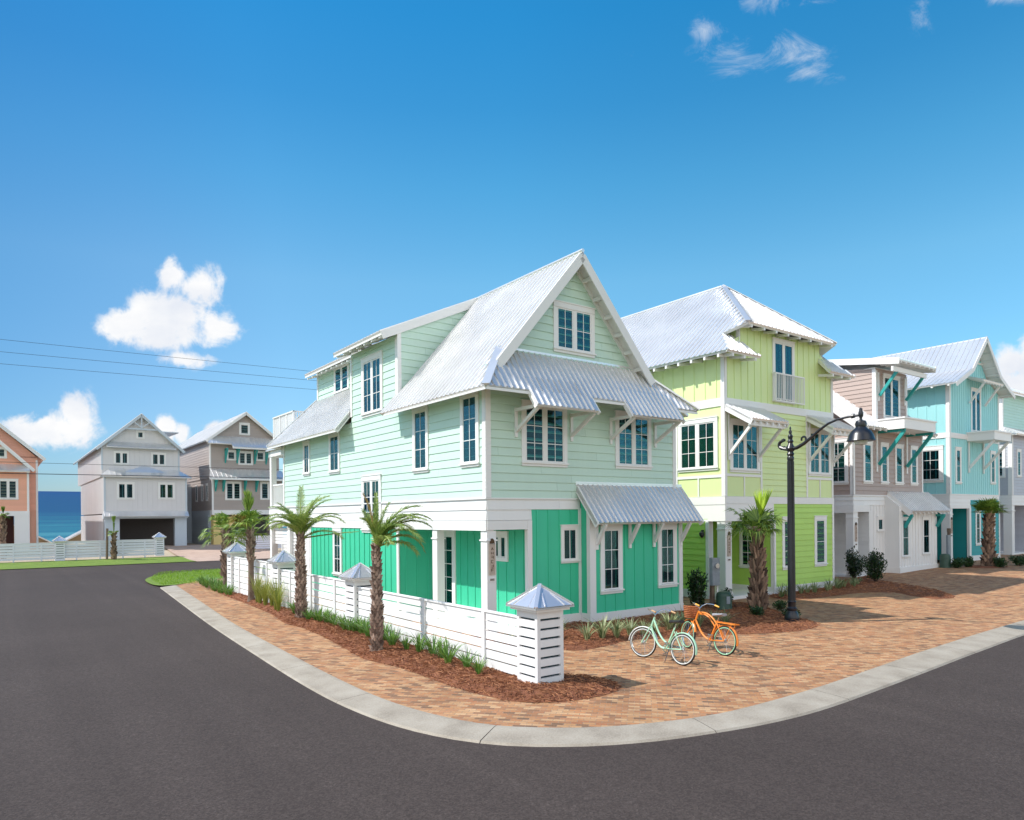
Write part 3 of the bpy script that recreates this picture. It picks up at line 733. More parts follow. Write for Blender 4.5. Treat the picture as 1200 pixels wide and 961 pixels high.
# roofs
RX, RZ, SL = 3.15, 10.9, 1.155
zl = lambda x: 6.55+SL*(x+0.6)
mb = MB()
mb.roof([(-0.6, -0.9, zl(-0.6)), (-0.6, 5.2, zl(-0.6)), (RX, 5.2, zl(RX)), (RX, -0.45, zl(RX)), (-0.06, -0.45, zl(-0.06))], soffit=0.05)
mb.roof([(6.1, 16.4, 7.5), (6.1, -0.45, 7.5), (RX, -0.45, zl(RX)), (RX, 16.4, zl(RX))], soffit=0.05)
mb.roof([(8.1, 16.4, 6.55), (8.1, -0.2, 6.55), (6.1, -0.2, 7.5), (6.1, 16.4, 7.5)], soffit=0.05)
dz = lambda x: 9.22+0.454*(x+0.6)
mb.roof([(-0.6, 9.1, dz(-0.6)), (-0.6, 5.05, dz(-0.6)), (RX, 5.05, dz(RX)+0.01), (RX, 9.1, dz(RX)+0.01)], soffit=0.06)
mb.roof([(0.5, 15.1, dz(0.5)-0.16), (0.5, 9.1, dz(0.5)-0.16), (RX, 9.1, dz(RX)-0.16), (RX, 15.1, dz(RX)-0.16)], soffit=0.06)
hz = lambda x: 6.45+1.24*(x+0.6)
mb.roof([(-0.6, 8.9, 6.45), (-0.6, 17.0, 6.45), (1.0, 14.9, 8.43), (1.0, 8.9, 8.43)], soffit=0.06)
mb.roof([(-0.6, 17.0, 6.45), (7.0, 17.0, 6.45), (7.0, 14.9, 8.43), (1.0, 14.9, 8.43)], soffit=0.06)
mb.bar((-0.6, 17.0, 6.48), (1.0, 14.9, 8.46), 0.14, 0.03); mb.box(-0.12, 1.7, 16.5, 18.78, 6.405, 6.46)
mb.tube([(RX, -0.47, RZ-0.0), (RX, 16.4, RZ-0.0)], 0.06, 6)
mb.build('roof', [ROOFM, WHITE], H1)
mb = MB()
sy = lambda y: 7.8+1.389*y
mb.roof([(-0.6, -0.9, sy(-0.9)), (7.7, -0.9, sy(-0.9)), (5.75, -0.0, sy(0)), (0.48, -0.0, sy(0))], soffit=0.05, rib=0.2)
for (x0, x1) in ((0.80, 3.06), (4.36, 6.68)):
    mb.roof([(x0, -1.2, sy(-1.2)+0.006), (x1, -1.2, sy(-1.2)+0.006), (x1, -0.6, sy(-0.6)+0.006), (x0, -0.6, sy(-0.6)+0.006)], rib=0.2, soffit=0.04)
mb.bar((-0.62, -0.92, 6.56), (0.46, -0.02, 7.83), 0.22, 0.04); mb.bar((7.72, -0.92, 6.58), (5.75, -0.02, 7.84), 0.16, 0.05); mb.box(0.4, 5.8, -0.035, 0.0, 7.80, 7.86)
mb.build('skirt_roof', [ROOFM, WHITE], H1)
mb = MB()
def ay(y): return 4.12+(4.12-2.98)/0.92*y
mb.roof([(3.2, -0.92, ay(-0.92)), (7.88, -0.92, ay(-0.92)), (7.88, -0.012, ay(-0.012)), (3.2, -0.012, ay(-0.012))], rib=0.2, soffit=0.05)
mb.box(3.18, 7.9, -0.03, 0.0, 4.10, 4.2)
mb.bar((3.22, -0.02, ay(0)-0.12), (3.22, -0.9, ay(-0.9)-0.12), 0.04, 0.18, mi=1); mb.bar((7.86, -0.02, ay(0)-0.12), (7.86, -0.9, ay(-0.9)-0.12), 0.04, 0.18, mi=1)
mb.build('awning', [ROOFM, WHITE], H1)
# fascia, rakes, lookouts
mb = MB()
for sx in (-1, 1):
    xe = -0.02 if sx < 0 else 6.1
    ze = zl(xe) if sx < 0 else 7.5
    mb.bar((RX, -0.43, RZ-0.17), (xe, -0.43, ze-0.17), 0.05, 0.26, up=(0, -1, 0) if False else (0, 0, 1))
    mb.bar((RX, -0.03, RZ-0.24), (0.3 if sx < 0 else 5.9, -0.03, (zl(0.3) if sx < 0 else 7.74)-0.24), 0.05, 0.16)
    for k in range(1, 7):
        t = k/7; x = RX+(xe-RX)*t; z = RZ+(ze-RZ)*t-0.2
        mb.box(x-0.05, x+0.05, -0.41, -0.02, z-0.08, z+0.03)
mb.bar((-0.57, -0.85, 6.47), (-0.57, 5.0, 6.47), 0.03, 0.05); mb.bar((-0.56, 5.06, dz(-0.6)-0.10), (-0.56, 9.1, dz(-0.6)-0.10), 0.03, 0.05)
mb.bar((-0.6, 5.03, dz(-0.6)-0.15), (RX-0.1, 5.03, dz(RX-0.1)-0.15), 0.05, 0.26)
rafters(mb, (-0.55, 5.2, 9.2), (-0.55, 9.0, 9.2), (0.55, 0, 0.2), 0.55); rafters(mb, (0.55, 9.3, 9.5), (0.55, 15, 9.5), (0.45, 0, 0.15), 0.55)
mb.bar((0.54, 9.1, dz(0.5)-0.26), (0.54, 15.1, dz(0.5)-0.26), 0.03, 0.05)
mb.bar((-0.57, 8.9, 6.37), (-0.57, 17.0, 6.37), 0.03, 0.05); mb.bar((-0.59, 8.92, 6.36), (0.0, 8.92, 7.08), 0.04, 0.16)
mb.bar((-0.58, -0.89, 6.47), (7.68, -0.89, 6.47), 0.03, 0.07)
for x in (0.80, 3.06, 4.36, 6.68): mb.bar((x, -0.85, sy(-0.85)-0.09), (x, -1.19, sy(-1.19)-0.09), 0.035, 0.12)
mb.build('fascia', WHITE, H1)
for x in (0.98, 3.02, 4.62, 6.62): bracket(H1, x, 0, 5.5, 6.15, 1.05)
for x in (3.62, 5.0, 6.08, 7.36): bracket(H1, x, -0.4, 2.3, 2.98, 0.42, w=0.1)
window(H1, L0, 0.30, 1.24, 4.57, 6.66, 1, 2, 3); window(H1, L0, 3.09, 4.07, 4.56, 6.60, 1, 2, 3); window(H1, L0, 9.93, 10.98, 4.89, 6.5, 1, 2, 2); window(H1, L0, 13.1, 13.87, 4.97, 6.42, 1, 2, 2)
window(H1, L0, 6.36, 7.93, 2.65, 4.65, 2, 2, 3, tw=0.15); window(H1, L0, 9.81, 10.65, 0.93, 2.79, 1, 2, 3, curtain='blind')
window(H1, L0, 6.18, 7.86, 6.75, 8.85, 2, 2, 3, tw=0.15, curtain='blind'); window(H1, left(1.0), 11.3, 12.85, 8.36, 9.58, 2, 1, 2)
window(H1, F0, 1.18, 2.85, 4.60, 6.42, 2, 2, 3, tw=0.13); window(H1, F0, 4.82, 6.43, 4.64, 6.42, 2, 2, 3, tw=0.13)
window(H1, F0, 2.37, 3.98, 7.95, 9.42, 2, 2, 2, tw=0.14, curtain='one')
window(H1, F0, 2.58, 3.27, 1.80, 2.90, 1, 2, 1, tw=0.085)
window(H1, front(-0.4), 3.77, 4.68, 0.84, 2.91, 1, 2, 3, tw=0.13); window(H1, front(-0.4), 6.27, 7.16, 0.86, 2.90, 1, 2, 3, tw=0.13)
window(H1, left(1.4), 0.93, 1.75, 1.86, 2.72, 2, 1, 1, tw=0.12)
window(H1, left(1.4), 3.85, 5.02, 0.13, 2.74, 1, 2, 5, tw=0.16, sill=False, name='door', frame=WHITE)
plaque(0.15, -0.002, 1.62, 'name board on the white corner column of the mint house')

# ================================================================== HOUSE 2: lime house
H2 = house('lime green house with silver hip roof and small balcony', 11.01, 0.563)
W2 = 7.4
mb = MB(); mb.box(0.012, 7.39, 0.012, 15, 3.0, 9.05); mb.box(3.05, 7.388, 0.014, 15, 0.05, 2.998); mb.box(0.014, 3.048, 3.02, 15, 0.05, 2.996); mb.box(0.014, 0.3, 0.78, 3.01, 0.05, 2.994)
mb.box(0.97, 6.43, 0.013, 14, 9.051, 10.25)
mb.build('wall_core', WHITE, H2)
mb = MB()
mb.battens(left(0), [(0, 7.5), (15, 7.5), (15, 9.1), (0, 9.1)], 0.52, off=0.35)
mb.battens(front(0), [(0, 7.5), (7.4, 7.5), (7.4, 9.4), (6.45, 9.9), (6.45, 10.3), (0.95, 10.3), (0.95, 9.9), (0, 9.4)], 0.42)
mb.battens(left(0.95), [(0, 9.0), (6, 9.0), (6, 10.3), (0, 10.3)], 0.42)
mb.battens(PL((6.45, 0, 0), (0, 1, 0), (1, 0, 0)), [(0, 9.0), (6, 9.0), (6, 10.3), (0, 10.3)], 0.42)
mb.siding(front(0), [(2.2, 3.86), (5.38, 3.86), (5.38, 7.2), (2.2, 7.2)], 0.225)
mb.siding(left(0), [(2.3, 3.86), (15, 3.86), (15, 7.2), (2.3, 7.2)], 0.225)
for (pl, a0, a1) in ((front(0), 0, 2.2), (front(0), 5.38, 7.4), (left(0), 0, 2.3)): mb.battens(pl, [(a0, 3.86), (a1, 3.86), (a1, 7.2), (a0, 7.2)], 4, off=9)
mb.build('siding', LIME, H2)
mb = MB()
mb.siding(front(0), [(3.03, 0.3), (7.4, 0.3), (7.4, 3.58), (3.03, 3.58)], 0.225)
mb.siding(left(0), [(0.77, 0.3), (15, 0.3), (15, 3.1), (0.77, 3.1)], 0.225)
mb.siding(left(3.03), [(0, 0.3), (3.0, 0.3), (3.0, 2.93), (0, 2.93)], 0.225)
mb.siding(front(3.0), [(0.3, 0.3), (3.03, 0.3), (3.03, 2.93), (0.3, 2.93)], 0.225)
mb.siding(PL((0.3, 0, 0), (0, 1, 0), (1, 0, 0)), [(0.8, 0.3), (3.0, 0.3), (3.0, 2.93), (0.8, 2.93)], 0.225)
mb.build('lower_siding', LIMED, H2)
mb = MB()
F, Lf = front(0), left(0)
mb.pbox(F, -0.04, 7.44, 3.58, 3.85, 0, 0.045); mb.pbox(Lf, -0.045, 15, 3.55, 3.85, 0, 0.044); mb.pbox(F, -0.03, 3.03, 2.93, 3.578, 0, 0.03); mb.pbox(Lf, -0.03, 15, 2.93, 3.548, 0, 0.029)
mb.siding(F, [(0, 3.1), (3.03, 3.1), (3.03, 3.57), (0, 3.57)], 0.24)
mb.pbox(F, -0.04, 7.44, 7.2, 7.5, 0, 0.045); mb.pbox(Lf, -0.045, 15, 7.2, 7.5, 0, 0.044)
for a in (0.0, 2.18): mb.pbox(F, a-0.0, a+0.10, 3.86, 7.2, 0.003, 0.04)
for a in (5.34, 7.3): mb.pbox(F, a, a+0.11, 3.86, 7.2, 0.003, 0.04)
mb.pbox(F, 0.1, 2.18, 4.60, 4.70, 0.003, 0.038); mb.pbox(F, 5.45, 7.3, 4.60, 4.70, 0.003, 0.038); mb.pbox(F, 1.12, 1.18, 3.86, 4.6, 0.003, 0.036); mb.pbox(F, 6.35, 6.41, 3.86, 4.6, 0.003, 0.036)
mb.pbox(Lf, -0.042, 0.12, 3.86, 7.2, 0.003, 0.041); mb.pbox(Lf, 2.2, 2.32, 3.86, 7.2, 0.003, 0.04); mb.pbox(Lf, 0.12, 2.2, 4.56, 4.66, 0.003, 0.038); mb.pbox(Lf, 1.16, 1.22, 3.86, 4.56, 0.003, 0.036)
mb.pbox(F, -0.04, 0.12, 7.5, 9.35, 0.003, 0.042); mb.pbox(Lf, -0.042, 0.12, 7.5, 9.05, 0.003, 0.041); mb.pbox(F, 7.28, 7.43, 7.5, 9.35, 0.003, 0.042); mb.pbox(left(0.95), -0.04, 0.12, 9.6, 10.3, 0.003, 0.041)
mb.pbox(F, 2.98, 3.13, 0.3, 2.93, 0.003, 0.045); mb.pbox(left(3.03), -0.045, 0.1, 0.3, 2.93, 0.003, 0.044); mb.pbox(F, 7.3, 7.43, 0.3, 3.58, 0.003, 0.045)
mb.pbox(Lf, 0.72, 0.86, 0.1, 2.93, 0.003, 0.045)
mb.pbox(F, 2.98, 7.44, 0.0, 0.3, 0, 0.05); mb.pbox(Lf, 0.75, 15, 0.0, 0.3, 0, 0.05); mb.pbox(left(3.03), 0, 3, 0.1, 0.3, 0, 0.05)
mb.box(0, 3.03, 0, 3.0, 0.0, 0.12); mb.box(0.02, 3.03, 0.02, 3.0, 2.935, 2.96)
mb.build('trim', WHITE, H2)
mb = MB(); mb.box(0, 0.38, 0, 0.36, 0.121, 2.93); mb.box(-0.03, 0.41, -0.03, 0.39, 2.62, 2.66); mb.box(-0.02, 0.40, -0.02, 0.38, 0.122, 0.3); mb.build('column', WHITE, H2)
sl = lambda x: 9.05+0.902*(x+0.7)
mb = MB()
for s_ in (0, 1):
    X = (lambda x: x) if s_ == 0 else (lambda x: 7.4-x)
    mb.roof([(X(-0.7), 15, 9.05), (X(-0.7), -0.7, 9.05), (X(0.33), 0.3, sl(0.33)), (X(0.33), 15, sl(0.33))], soffit=0.06)
    mb.roof([(X(0.33), 15, sl(0.33)), (X(0.33), 0.3, sl(0.33)), (X(0.66), -0.6, sl(0.66)), (X(3.7), 2.75, sl(3.7)), (X(3.7), 15, sl(3.7))], soffit=0.06)
zf2 = sl(0.66)
mb.roof([(0.66, -0.6, zf2), (6.74, -0.6, zf2), (3.7, 2.75, sl(3.7))], soffit=0.06)
for s_ in (0, 1):
    X = (lambda x: x) if s_ == 0 else (lambda x: 7.4-x)
    mb.roof([(X(-0.7), -0.7, 9.05), (X(1.3), -0.7, 9.05), (X(0.93), 0.3, 9.98), (X(0.33), 0.3, 9.98)], soffit=0.06)
mb.bar((0.66, -0.6, zf2+0.03), (3.7, 2.75, sl(3.7)+0.03), 0.2, 0.03); mb.bar((6.74, -0.6, zf2+0.03), (3.7, 2.75, sl(3.7)+0.03), 0.2, 0.03); mb.tube([(3.7, 2.7, sl(3.7)), (3.7, 15, sl(3.7))], 0.07, 6)
mb.tube([(0.9, 8.9, 10.2), (0.9, 8.9, 10.9)], 0.05, 6)
rafters(mb, (-0.66, 14, 9.03), (-0.66, -0.4, 9.03), (0.66, 0, 0.1), 0.62, w=0.09, h=0.2, mi=1)
rafters(mb, (0.75, -0.56, zf2), (6.65, -0.56, zf2), (0, 0.56, 0.1), 0.75, w=0.09, h=0.2, mi=1); rafters(mb, (-0.5, -0.66, 9.03), (1.2, -0.66, 9.03), (0, 0.66, 0.1), 0.7, w=0.09, h=0.2, mi=1); rafters(mb, (6.2, -0.66, 9.03), (7.9, -0.66, 9.03), (0, 0.66, 0.1), 0.7, w=0.09, h=0.2, mi=1)
mb.build('roof', [ROOFM, WHITE], H2)
for (x0, x1) in ((-0.02, 2.25), (5.36, 7.62)):
    mb = MB(); ez = lambda y: 7.28+0.56*y
    mb.roof([(x0, -1.2, ez(-1.2)), (x1, -1.2, ez(-1.2)), (x1, -0.05, ez(-0.05)), (x0, -0.05, ez(-0.05))], soffit=0.04, rib=0.2)
    mb.bar((x0+0.02, -0.06, ez(0)-0.17), (x0+0.02, -1.18, ez(-1.18)-0.15), 0.04, 0.2, mi=1); mb.bar((x1-0.02, -0.06, ez(0)-0.17), (x1-0.02, -1.18, ez(-1.18)-0.15), 0.04, 0.2, mi=1)
    mb.box(x0+0.05, x1-0.05, -1.08, -1.0, ez(-1.1)-0.3, ez(-1.1)-0.12, 1)
    rafters(mb, (x0+0.1, -1.18, ez(-1.2)), (x1-0.1, -1.18, ez(-1.2)), (0, 0.9, 0.5), 0.4, mi=1)
    aw = mb.build('awning', [ROOFM, WHITE], H2)
    for x in (x0+0.2, x1-0.2):
        b = MB(); b.box(x-0.04, x+0.04, -0.09, -0.045, 5.2, 7.1); b.bar((x, -0.08, 5.4), (x, -1.05, 6.42), 0.085, 0.1); b.build('brace', WHITE, aw)
window(H2, Lf, 0.28, 2.16, 4.84, 6.82, 2, 2, 3, tw=0.14, curtain='both'); window(H2, F, 0.28, 2.12, 4.75, 6.72, 2, 2, 3, tw=0.14, curtain='blind'); window(H2, F, 5.5, 7.24, 4.75, 6.72, 2, 2, 3, tw=0.14, curtain='blind')
window(H2, F, 3.03, 4.53, 7.62, 10.12, 2, 1, 1, tw=0.13, sill=False, curtain='one', name='balcony_door')
window(H2, F, 3.58, 4.36, 0.94, 3.05, 1, 1, 3, tw=0.13); window(H2, F, 5.91, 6.83, 0.96, 3.07, 1, 1, 2, tw=0.14)
window(H2, left(3.03), 0.76, 1.55, 0.98, 2.75, 1, 2, 3, tw=0.11, curtain='one')
window(H2, front(3.0), 0.6, 1.6, 0.14, 2.5, 1, 2, 4, tw=0.12, sill=False, name='door')
mb = MB()
for i in range(19): x = 3.03+i*0.105; mb.box(x, x+0.022, -0.20, -0.18, 7.66, 8.69)
mb.box(2.95, 4.99, -0.215, -0.165, 8.69, 8.74); mb.box(2.95, 4.99, -0.21, -0.17, 7.62, 7.66); mb.box(2.95, 2.99, -0.21, -0.05, 8.691, 8.739); mb.box(4.95, 4.99, -0.21, -0.05, 8.691, 8.739); mb.box(2.95, 2.985, -0.209, -0.171, 7.661, 8.69); mb.box(4.955, 4.99, -0.209, -0.171, 7.661, 8.69); mb.box(2.95, 2.99, -0.169, -0.05, 7.62, 7.66); mb.box(4.95, 4.99, -0.169, -0.05, 7.62, 7.66)
mb.build('balcony_railing', WHITE, H2)
mb = MB(); mb.lathe([(0.03, 0), (0.05, 0.04), (0.1, 0.1), (0.1, 0.2), (0.03, 0.26)], (-0.15, 0.95, 2.3), 10); mb.box(-0.16, -0.045, 0.93, 0.97, 2.55, 2.6); mb.build('wall_lamp', BLACK, H2)
plaque(11.01+0.2, 0.561, 1.65, 'name board on the lime house porch column behind the electric meter', w=0.15, h=0.75)

# ================================================================== HOUSE 3: taupe and white house
H3 = house('taupe house with white ground floor and teal braces', 22.0, 1.56)
G3 = 0.22
mb = MB(); mb.box(0.012, 7.08, 0.012, 14, 3.3, 7.35); mb.box(1.43, 7.078, 0.014, 14, G3-0.2, 3.298); mb.box(0.014, 1.428, 2.6, 14, G3-0.2, 3.296)
mb.box(2.22, 5.38, 0.013, 10, 7.351, 10.35)
mb.prism([(0.013, 0.02, 7.351), (0.013, 12, 7.351), (0.013, 6, 11.9)], (7.05, 0, 0))
mb.build('wall_core', WHITE, H3)
mb = MB()
mb.siding(front(0), [(0, 4.05), (7.1, 4.05), (7.1, 7.4), (0, 7.4)], 0.22); mb.siding(left(0), [(0, 4.05), (14, 4.05), (14, 7.4), (12, 7.4), (6, 12), (0, 7.4)], 0.22)
mb.siding(front(0), [(2.2, 7.4), (5.4, 7.4), (5.4, 10.3), (2.2, 10.3)], 0.22)
mb.siding(left(2.2), [(0, 7.4), (10, 7.4), (10, 11.6), (0, 10.25)], 0.22)
mb.siding(PL((5.4, 0, 0), (0, 1, 0), (1, 0, 0)), [(0, 7.4), (10, 7.4), (10, 11.6), (0, 10.25)], 0.22)
mb.siding(PL((7.1, 0, 0), (0, 1, 0), (1, 0, 0)), [(0, 4.05), (14, 4.05), (14, 7.4), (0, 7.4)], 0.22)
mb.build('siding', TAUPE, H3)
mb = MB()
mb.battens(front(0), [(1.41, G3), (7.1, G3), (7.1, 3.56), (1.41, 3.56)], 0.3); mb.battens(front(-0.7), [(3.0, G3), (7.1, G3), (7.1, 3.52), (3.0, 3.52)], 0.3)
mb.box(3.01, 7.09, -0.692, 0.01, G3-0.2, 3.52); mb.prism([(3.012, -0.68, 3.51), (3.012, 0.0, 3.51), (3.012, 0.0, 4.1)], (4.07, 0, 0))
mb.siding(front(0), [(0, 3.56), (7.1, 3.56), (7.1, 4.02), (0, 4.02)], 0.23); mb.siding(left(0), [(0, 3.56), (14, 3.56), (14, 4.02), (0, 4.02)], 0.23)
mb.pbox(front(0), -0.03, 7.12, 4.0, 4.06, 0, 0.045); mb.pbox(left(0), -0.03, 14, 4.0, 4.06, 0, 0.045)
mb.pbox(front(0), -0.02, 1.41, 3.24, 3.57, -0.2, 0.035); mb.pbox(left(0), -0.02, 14, 3.2, 3.57, -0.2, 0.035)
mb.pbox(front(0), 1.41, 1.56, G3, 3.3, 0, 0.04); mb.pbox(front(0), -0.04, 0.13, 4.07, 7.3, 0.003, 0.04); mb.pbox(left(0), -0.04, 0.12, 4.07, 7.3, 0.003, 0.04); mb.pbox(front(0), 7.0, 7.13, 4.07, 7.3, 0.003, 0.04)
mb.pbox(front(0), 2.17, 2.33, 7.5, 10.2, 0.003, 0.04); mb.pbox(left(2.2), -0.04, 0.14, 7.5, 10.25, 0.003, 0.04); mb.pbox(front(0), 5.28, 5.43, 7.5, 10.2, 0.003, 0.04)
mb.pbox(front(-0.7), 2.96, 7.14, G3-0.15, G3+0.28, 0, 0.05); mb.pbox(front(0), 1.4, 3.0, G3-0.15, G3+0.28, 0, 0.05); mb.box(2.95, 3.0, -0.72, 0, G3-0.15, G3+0.28)
for x in (2.2, 5.3): mb.pbox(front(0), x-0.05, x+0.06, 5.2, 7.2, 0.003, 0.07)
for x in (2.42, 5.15): mb.pbox(front(0), x-0.05, x+0.05, 8.7, 10.1, 0.003, 0.07)
mb.box(0, 1.45, 0, 2.6, G3-0.2, G3); mb.siding(left(1.42), [(0, G3), (2.6, G3), (2.6, 3.2), (0, 3.2)], 0.2); mb.siding(front(2.58), [(0.02, G3), (1.42, G3), (1.42, 3.2), (0.02, 3.2)], 0.2)
mb.build('trim', WHITE, H3)
mb = MB(); mb.box(0, 0.42, 0, 0.36, G3-0.1, 3.24); mb.box(-0.03, 0.45, -0.03, 0.39, 2.95, 2.99); mb.build('column', WHITE, H3)
mb = MB(); mb.box(0, 0.3, 1.9, 2.2, G3-0.1, 3.24); mb.build('column', WHITE, H3)
mb = MB()
rz3 = lambda y: 7.28+0.8*(y+0.6)
mb.roof([(-0.5, -0.6, rz3(-0.6)), (7.6, -0.6, rz3(-0.6)), (7.6, 5.5, rz3(5.5)), (-0.5, 5.5, rz3(5.5))], soffit=0.06)
mb.roof([(7.6, 12, rz3(-1)), (-0.5, 12, rz3(-1)), (-0.5, 5.5, rz3(5.5)), (7.6, 5.5, rz3(5.5))], soffit=0.06)
tz = lambda y: 10.5+0.15*(y+1.3)
mb.roof([(1.9, -1.3, tz(-1.3)), (5.72, -1.3, tz(-1.3)), (5.72, 10, tz(10)), (1.9, 10, tz(10))], soffit=0.05)
mb.bar((1.88, -1.3, tz(-1.3)-0.1), (1.88, 10, tz(10)-0.1), 0.05, 0.3, mi=1); mb.bar((5.74, -1.3, tz(-1.3)-0.1), (5.74, 10, tz(10)-0.1), 0.05, 0.3, mi=1)
mb.bar((-0.52, -0.6, rz3(-0.6)-0.13), (-0.52, 5.5, rz3(5.5)-0.13), 0.05, 0.26, mi=1)
rafters(mb, (2.0, -1.28, tz(-1.3)), (5.65, -1.28, tz(-1.3)), (0, 1.2, 0.1), 0.5, w=0.09, h=0.3, mi=1); mb.box(1.9, 5.4, -1.0, -0.9, 9.98, 10.2, 1)
rafters(mb, (-0.4, -0.58, rz3(-0.6)), (7.5, -0.58, rz3(-0.6)), (0, 0.5, 0.2), 0.6, w=0.09, h=0.28, mi=1)
mb.build('roof', [ROOFM, WHITE], H3)
mb = MB(); mb.box(2.1, 5.4, -1.4, 0, 7.2, 7.68); mb.box(2.05, 5.45, -1.45, 0, 7.68, 7.75); mb.build('balcony_box', WHITE, H3)
for x in (2.3, 5.2):
    mb = MB(); mb.bar((x, -0.1, 5.55), (x, -1.3, 7.1), 0.11, 0.15); mb.box(x-0.05, x+0.05, -1.36, -0.08, 7.08, 7.2); mb.build('brace', TEAL, H3)
for x in (2.42, 5.15):
    mb = MB(); mb.bar((x, -0.1, 8.95), (x, -0.95, 10.05), 0.1, 0.13); mb.build('brace', TEAL, H3)
mb = MB(); aw3 = lambda y: 4.28+0.88*y
mb.roof([(3.25, -1.15, aw3(-1.15)), (7.65, -1.15, aw3(-1.15)), (7.65, -0.02, aw3(-0.02)), (3.25, -0.02, aw3(-0.02))], soffit=0.05)
mb.bar((3.24, -0.02, aw3(0)-0.16), (3.24, -1.14, aw3(-1.14)-0.16), 0.05, 0.26, mi=1); rafters(mb, (3.3, -1.13, aw3(-1.15)), (7.6, -1.13, aw3(-1.15)), (0, 0.4, 0.3), 0.45, mi=1)
aw = mb.build('awning', [ROOFM, WHITE], H3)
for x in (3.45, 7.0):
    mb = MB(); mb.bar((x, -0.75, 2.45), (x, -1.1, 3.05), 0.11, 0.14); mb.box(x-0.05, x+0.05, -1.15, -0.72, 2.98, 3.1); mb.build('brace', TEAL, H3)
for (a, b) in ((0.91, 1.79), (2.59, 3.38), (4.07, 4.94), (5.72, 6.52)): window(H3, front(0), a, b, 4.6, 6.65, 1, 1, 2, tw=0.13, curtain='blind')
window(H3, left(0), 0.2, 1.2, 4.55, 6.75, 1, 2, 3, tw=0.14, curtain='one'); window(H3, front(0), 2.91, 4.64, 7.9, 10.1, 2, 1, 1, tw=0.13, sill=False, name='balcony_door')
window(H3, front(0), 2.2, 2.85, 2.24, 3.0, 1, 1, 1, tw=0.1); window(H3, front(-0.7), 3.2, 4.0, 0.95, 2.95, 1, 1, 2, tw=0.1); window(H3, front(-0.7), 5.4, 6.25, 1.0, 2.95, 1, 1, 2, tw=0.1)
window(H3, front(2.58), 0.1, 1.2, G3+0.05, 2.5, 1, 2, 1, tw=0.12, sill=False, name='door')
plaque(22.0+0.21, 1.558, 1.85, 'name board on the column of the taupe and white house', w=0.15, h=0.75)

# ================================================================== HOUSE 4: aqua house
H4 = house('aqua house with teal ground floor and flared gable', 33.0, 1.79)
G4 = 0.3
mb = MB(); mb.box(0.012, 7.03, 0.012, 14, 3.45, 10.5); mb.box(2.62, 7.028, 0.014, 14, G4-0.3, 3.448); mb.box(0.014, 2.618, 2.5, 14, G4-0.3, 3.446)
mb.prism([(0.1, 0.013, 10.501), (6.9, 0.013, 10.501), (5.3, 0.013, 11.3), (3.45, 0.013, 13.3), (1.5, 0.013, 11.3)], (0, 13, 0)); mb.build('wall_core', WHITE, H4)
mb = MB()
mb.battens(front(0), [(0, 4.24), (7.05, 4.24), (7.05, 10.5), (5.25, 11.3), (3.45, 13.3), (1.5, 11.3), (0, 10.6)], 0.3); mb.battens(left(0), [(0, 4.24), (14, 4.24), (14, 10.6), (0, 10.6)], 0.5)
mb.battens(PL((7.05, 0, 0), (0, 1, 0), (1, 0, 0)), [(0, 4.24), (14, 4.24), (14, 10.6), (0, 10.6)], 0.5)
mb.build('siding', AQUA, H4)
mb = MB()
mb.siding(front(0), [(2.75, G4+0.3), (7.0, G4+0.3), (7.0, 3.9), (2.75, 3.9)], 0.2); mb.siding(left(2.6), [(0, G4), (2.5, G4), (2.5, 3.4), (0, 3.4)], 0.2); mb.siding(front(2.48), [(0, G4), (2.62, G4), (2.62, 3.4), (0, 3.4)], 0.2)
mb.build('lower_siding', TEALD, H4)
mb = MB()
mb.siding(front(0), [(0, 3.5), (2.75, 3.5), (2.75, 3.9), (7.05, 3.9), (7.05, 4.2), (0, 4.2)], 0.25); mb.siding(left(0), [(0, 3.5), (14, 3.5), (14, 4.2), (0, 4.2)], 0.25)
mb.pbox(front(0), -0.03, 7.08, 4.18, 4.24, 0, 0.045); mb.pbox(left(0), -0.03, 14, 4.18, 4.24, 0, 0.045); mb.pbox(front(0), 0, 2.75, 3.4, 3.6, -0.2, 0.04); mb.pbox(left(0), -0.03, 14, 3.4, 3.6, -0.2, 0.04)
mb.pbox(front(0), -0.045, 7.08, 7.43, 7.73, 0, 0.05); mb.pbox(left(0), -0.045, 14, 7.43, 7.73, 0, 0.05)
mb.pbox(front(0), -0.045, 0.16, 4.25, 10.4, 0.003, 0.042); mb.pbox(left(0), -0.042, 0.16, 4.25, 10.45, 0.003, 0.041); mb.pbox(front(0), 6.95, 7.09, 4.25, 10.4, 0.003, 0.042)
mb.pbox(front(0), 2.53, 2.78, G4, 3.45, -0.1, 0.045); mb.pbox(front(0), 2.5, 7.08, G4-0.2, G4+0.3, 0, 0.05); mb.pbox(front(0), 6.93, 7.08, G4+0.3, 3.9, 0, 0.045)
mb.box(0, 2.62, 0, 2.5, G4-0.3, G4)
mb.pbox(front(0), 2.3, 4.9, 12.05, 12.15, 0.02, 0.06)
mb.build('trim', WHITE, H4)
mb = MB(); mb.box(0, 0.36, 0, 0.45, G4, 3.4); mb.box(-0.03, 0.39, -0.03, 0.48, G4, G4+0.25); mb.box(-0.03, 0.39, -0.03, 0.48, 3.05, 3.1); mb.build('column', WHITE, H4)
mb = MB()
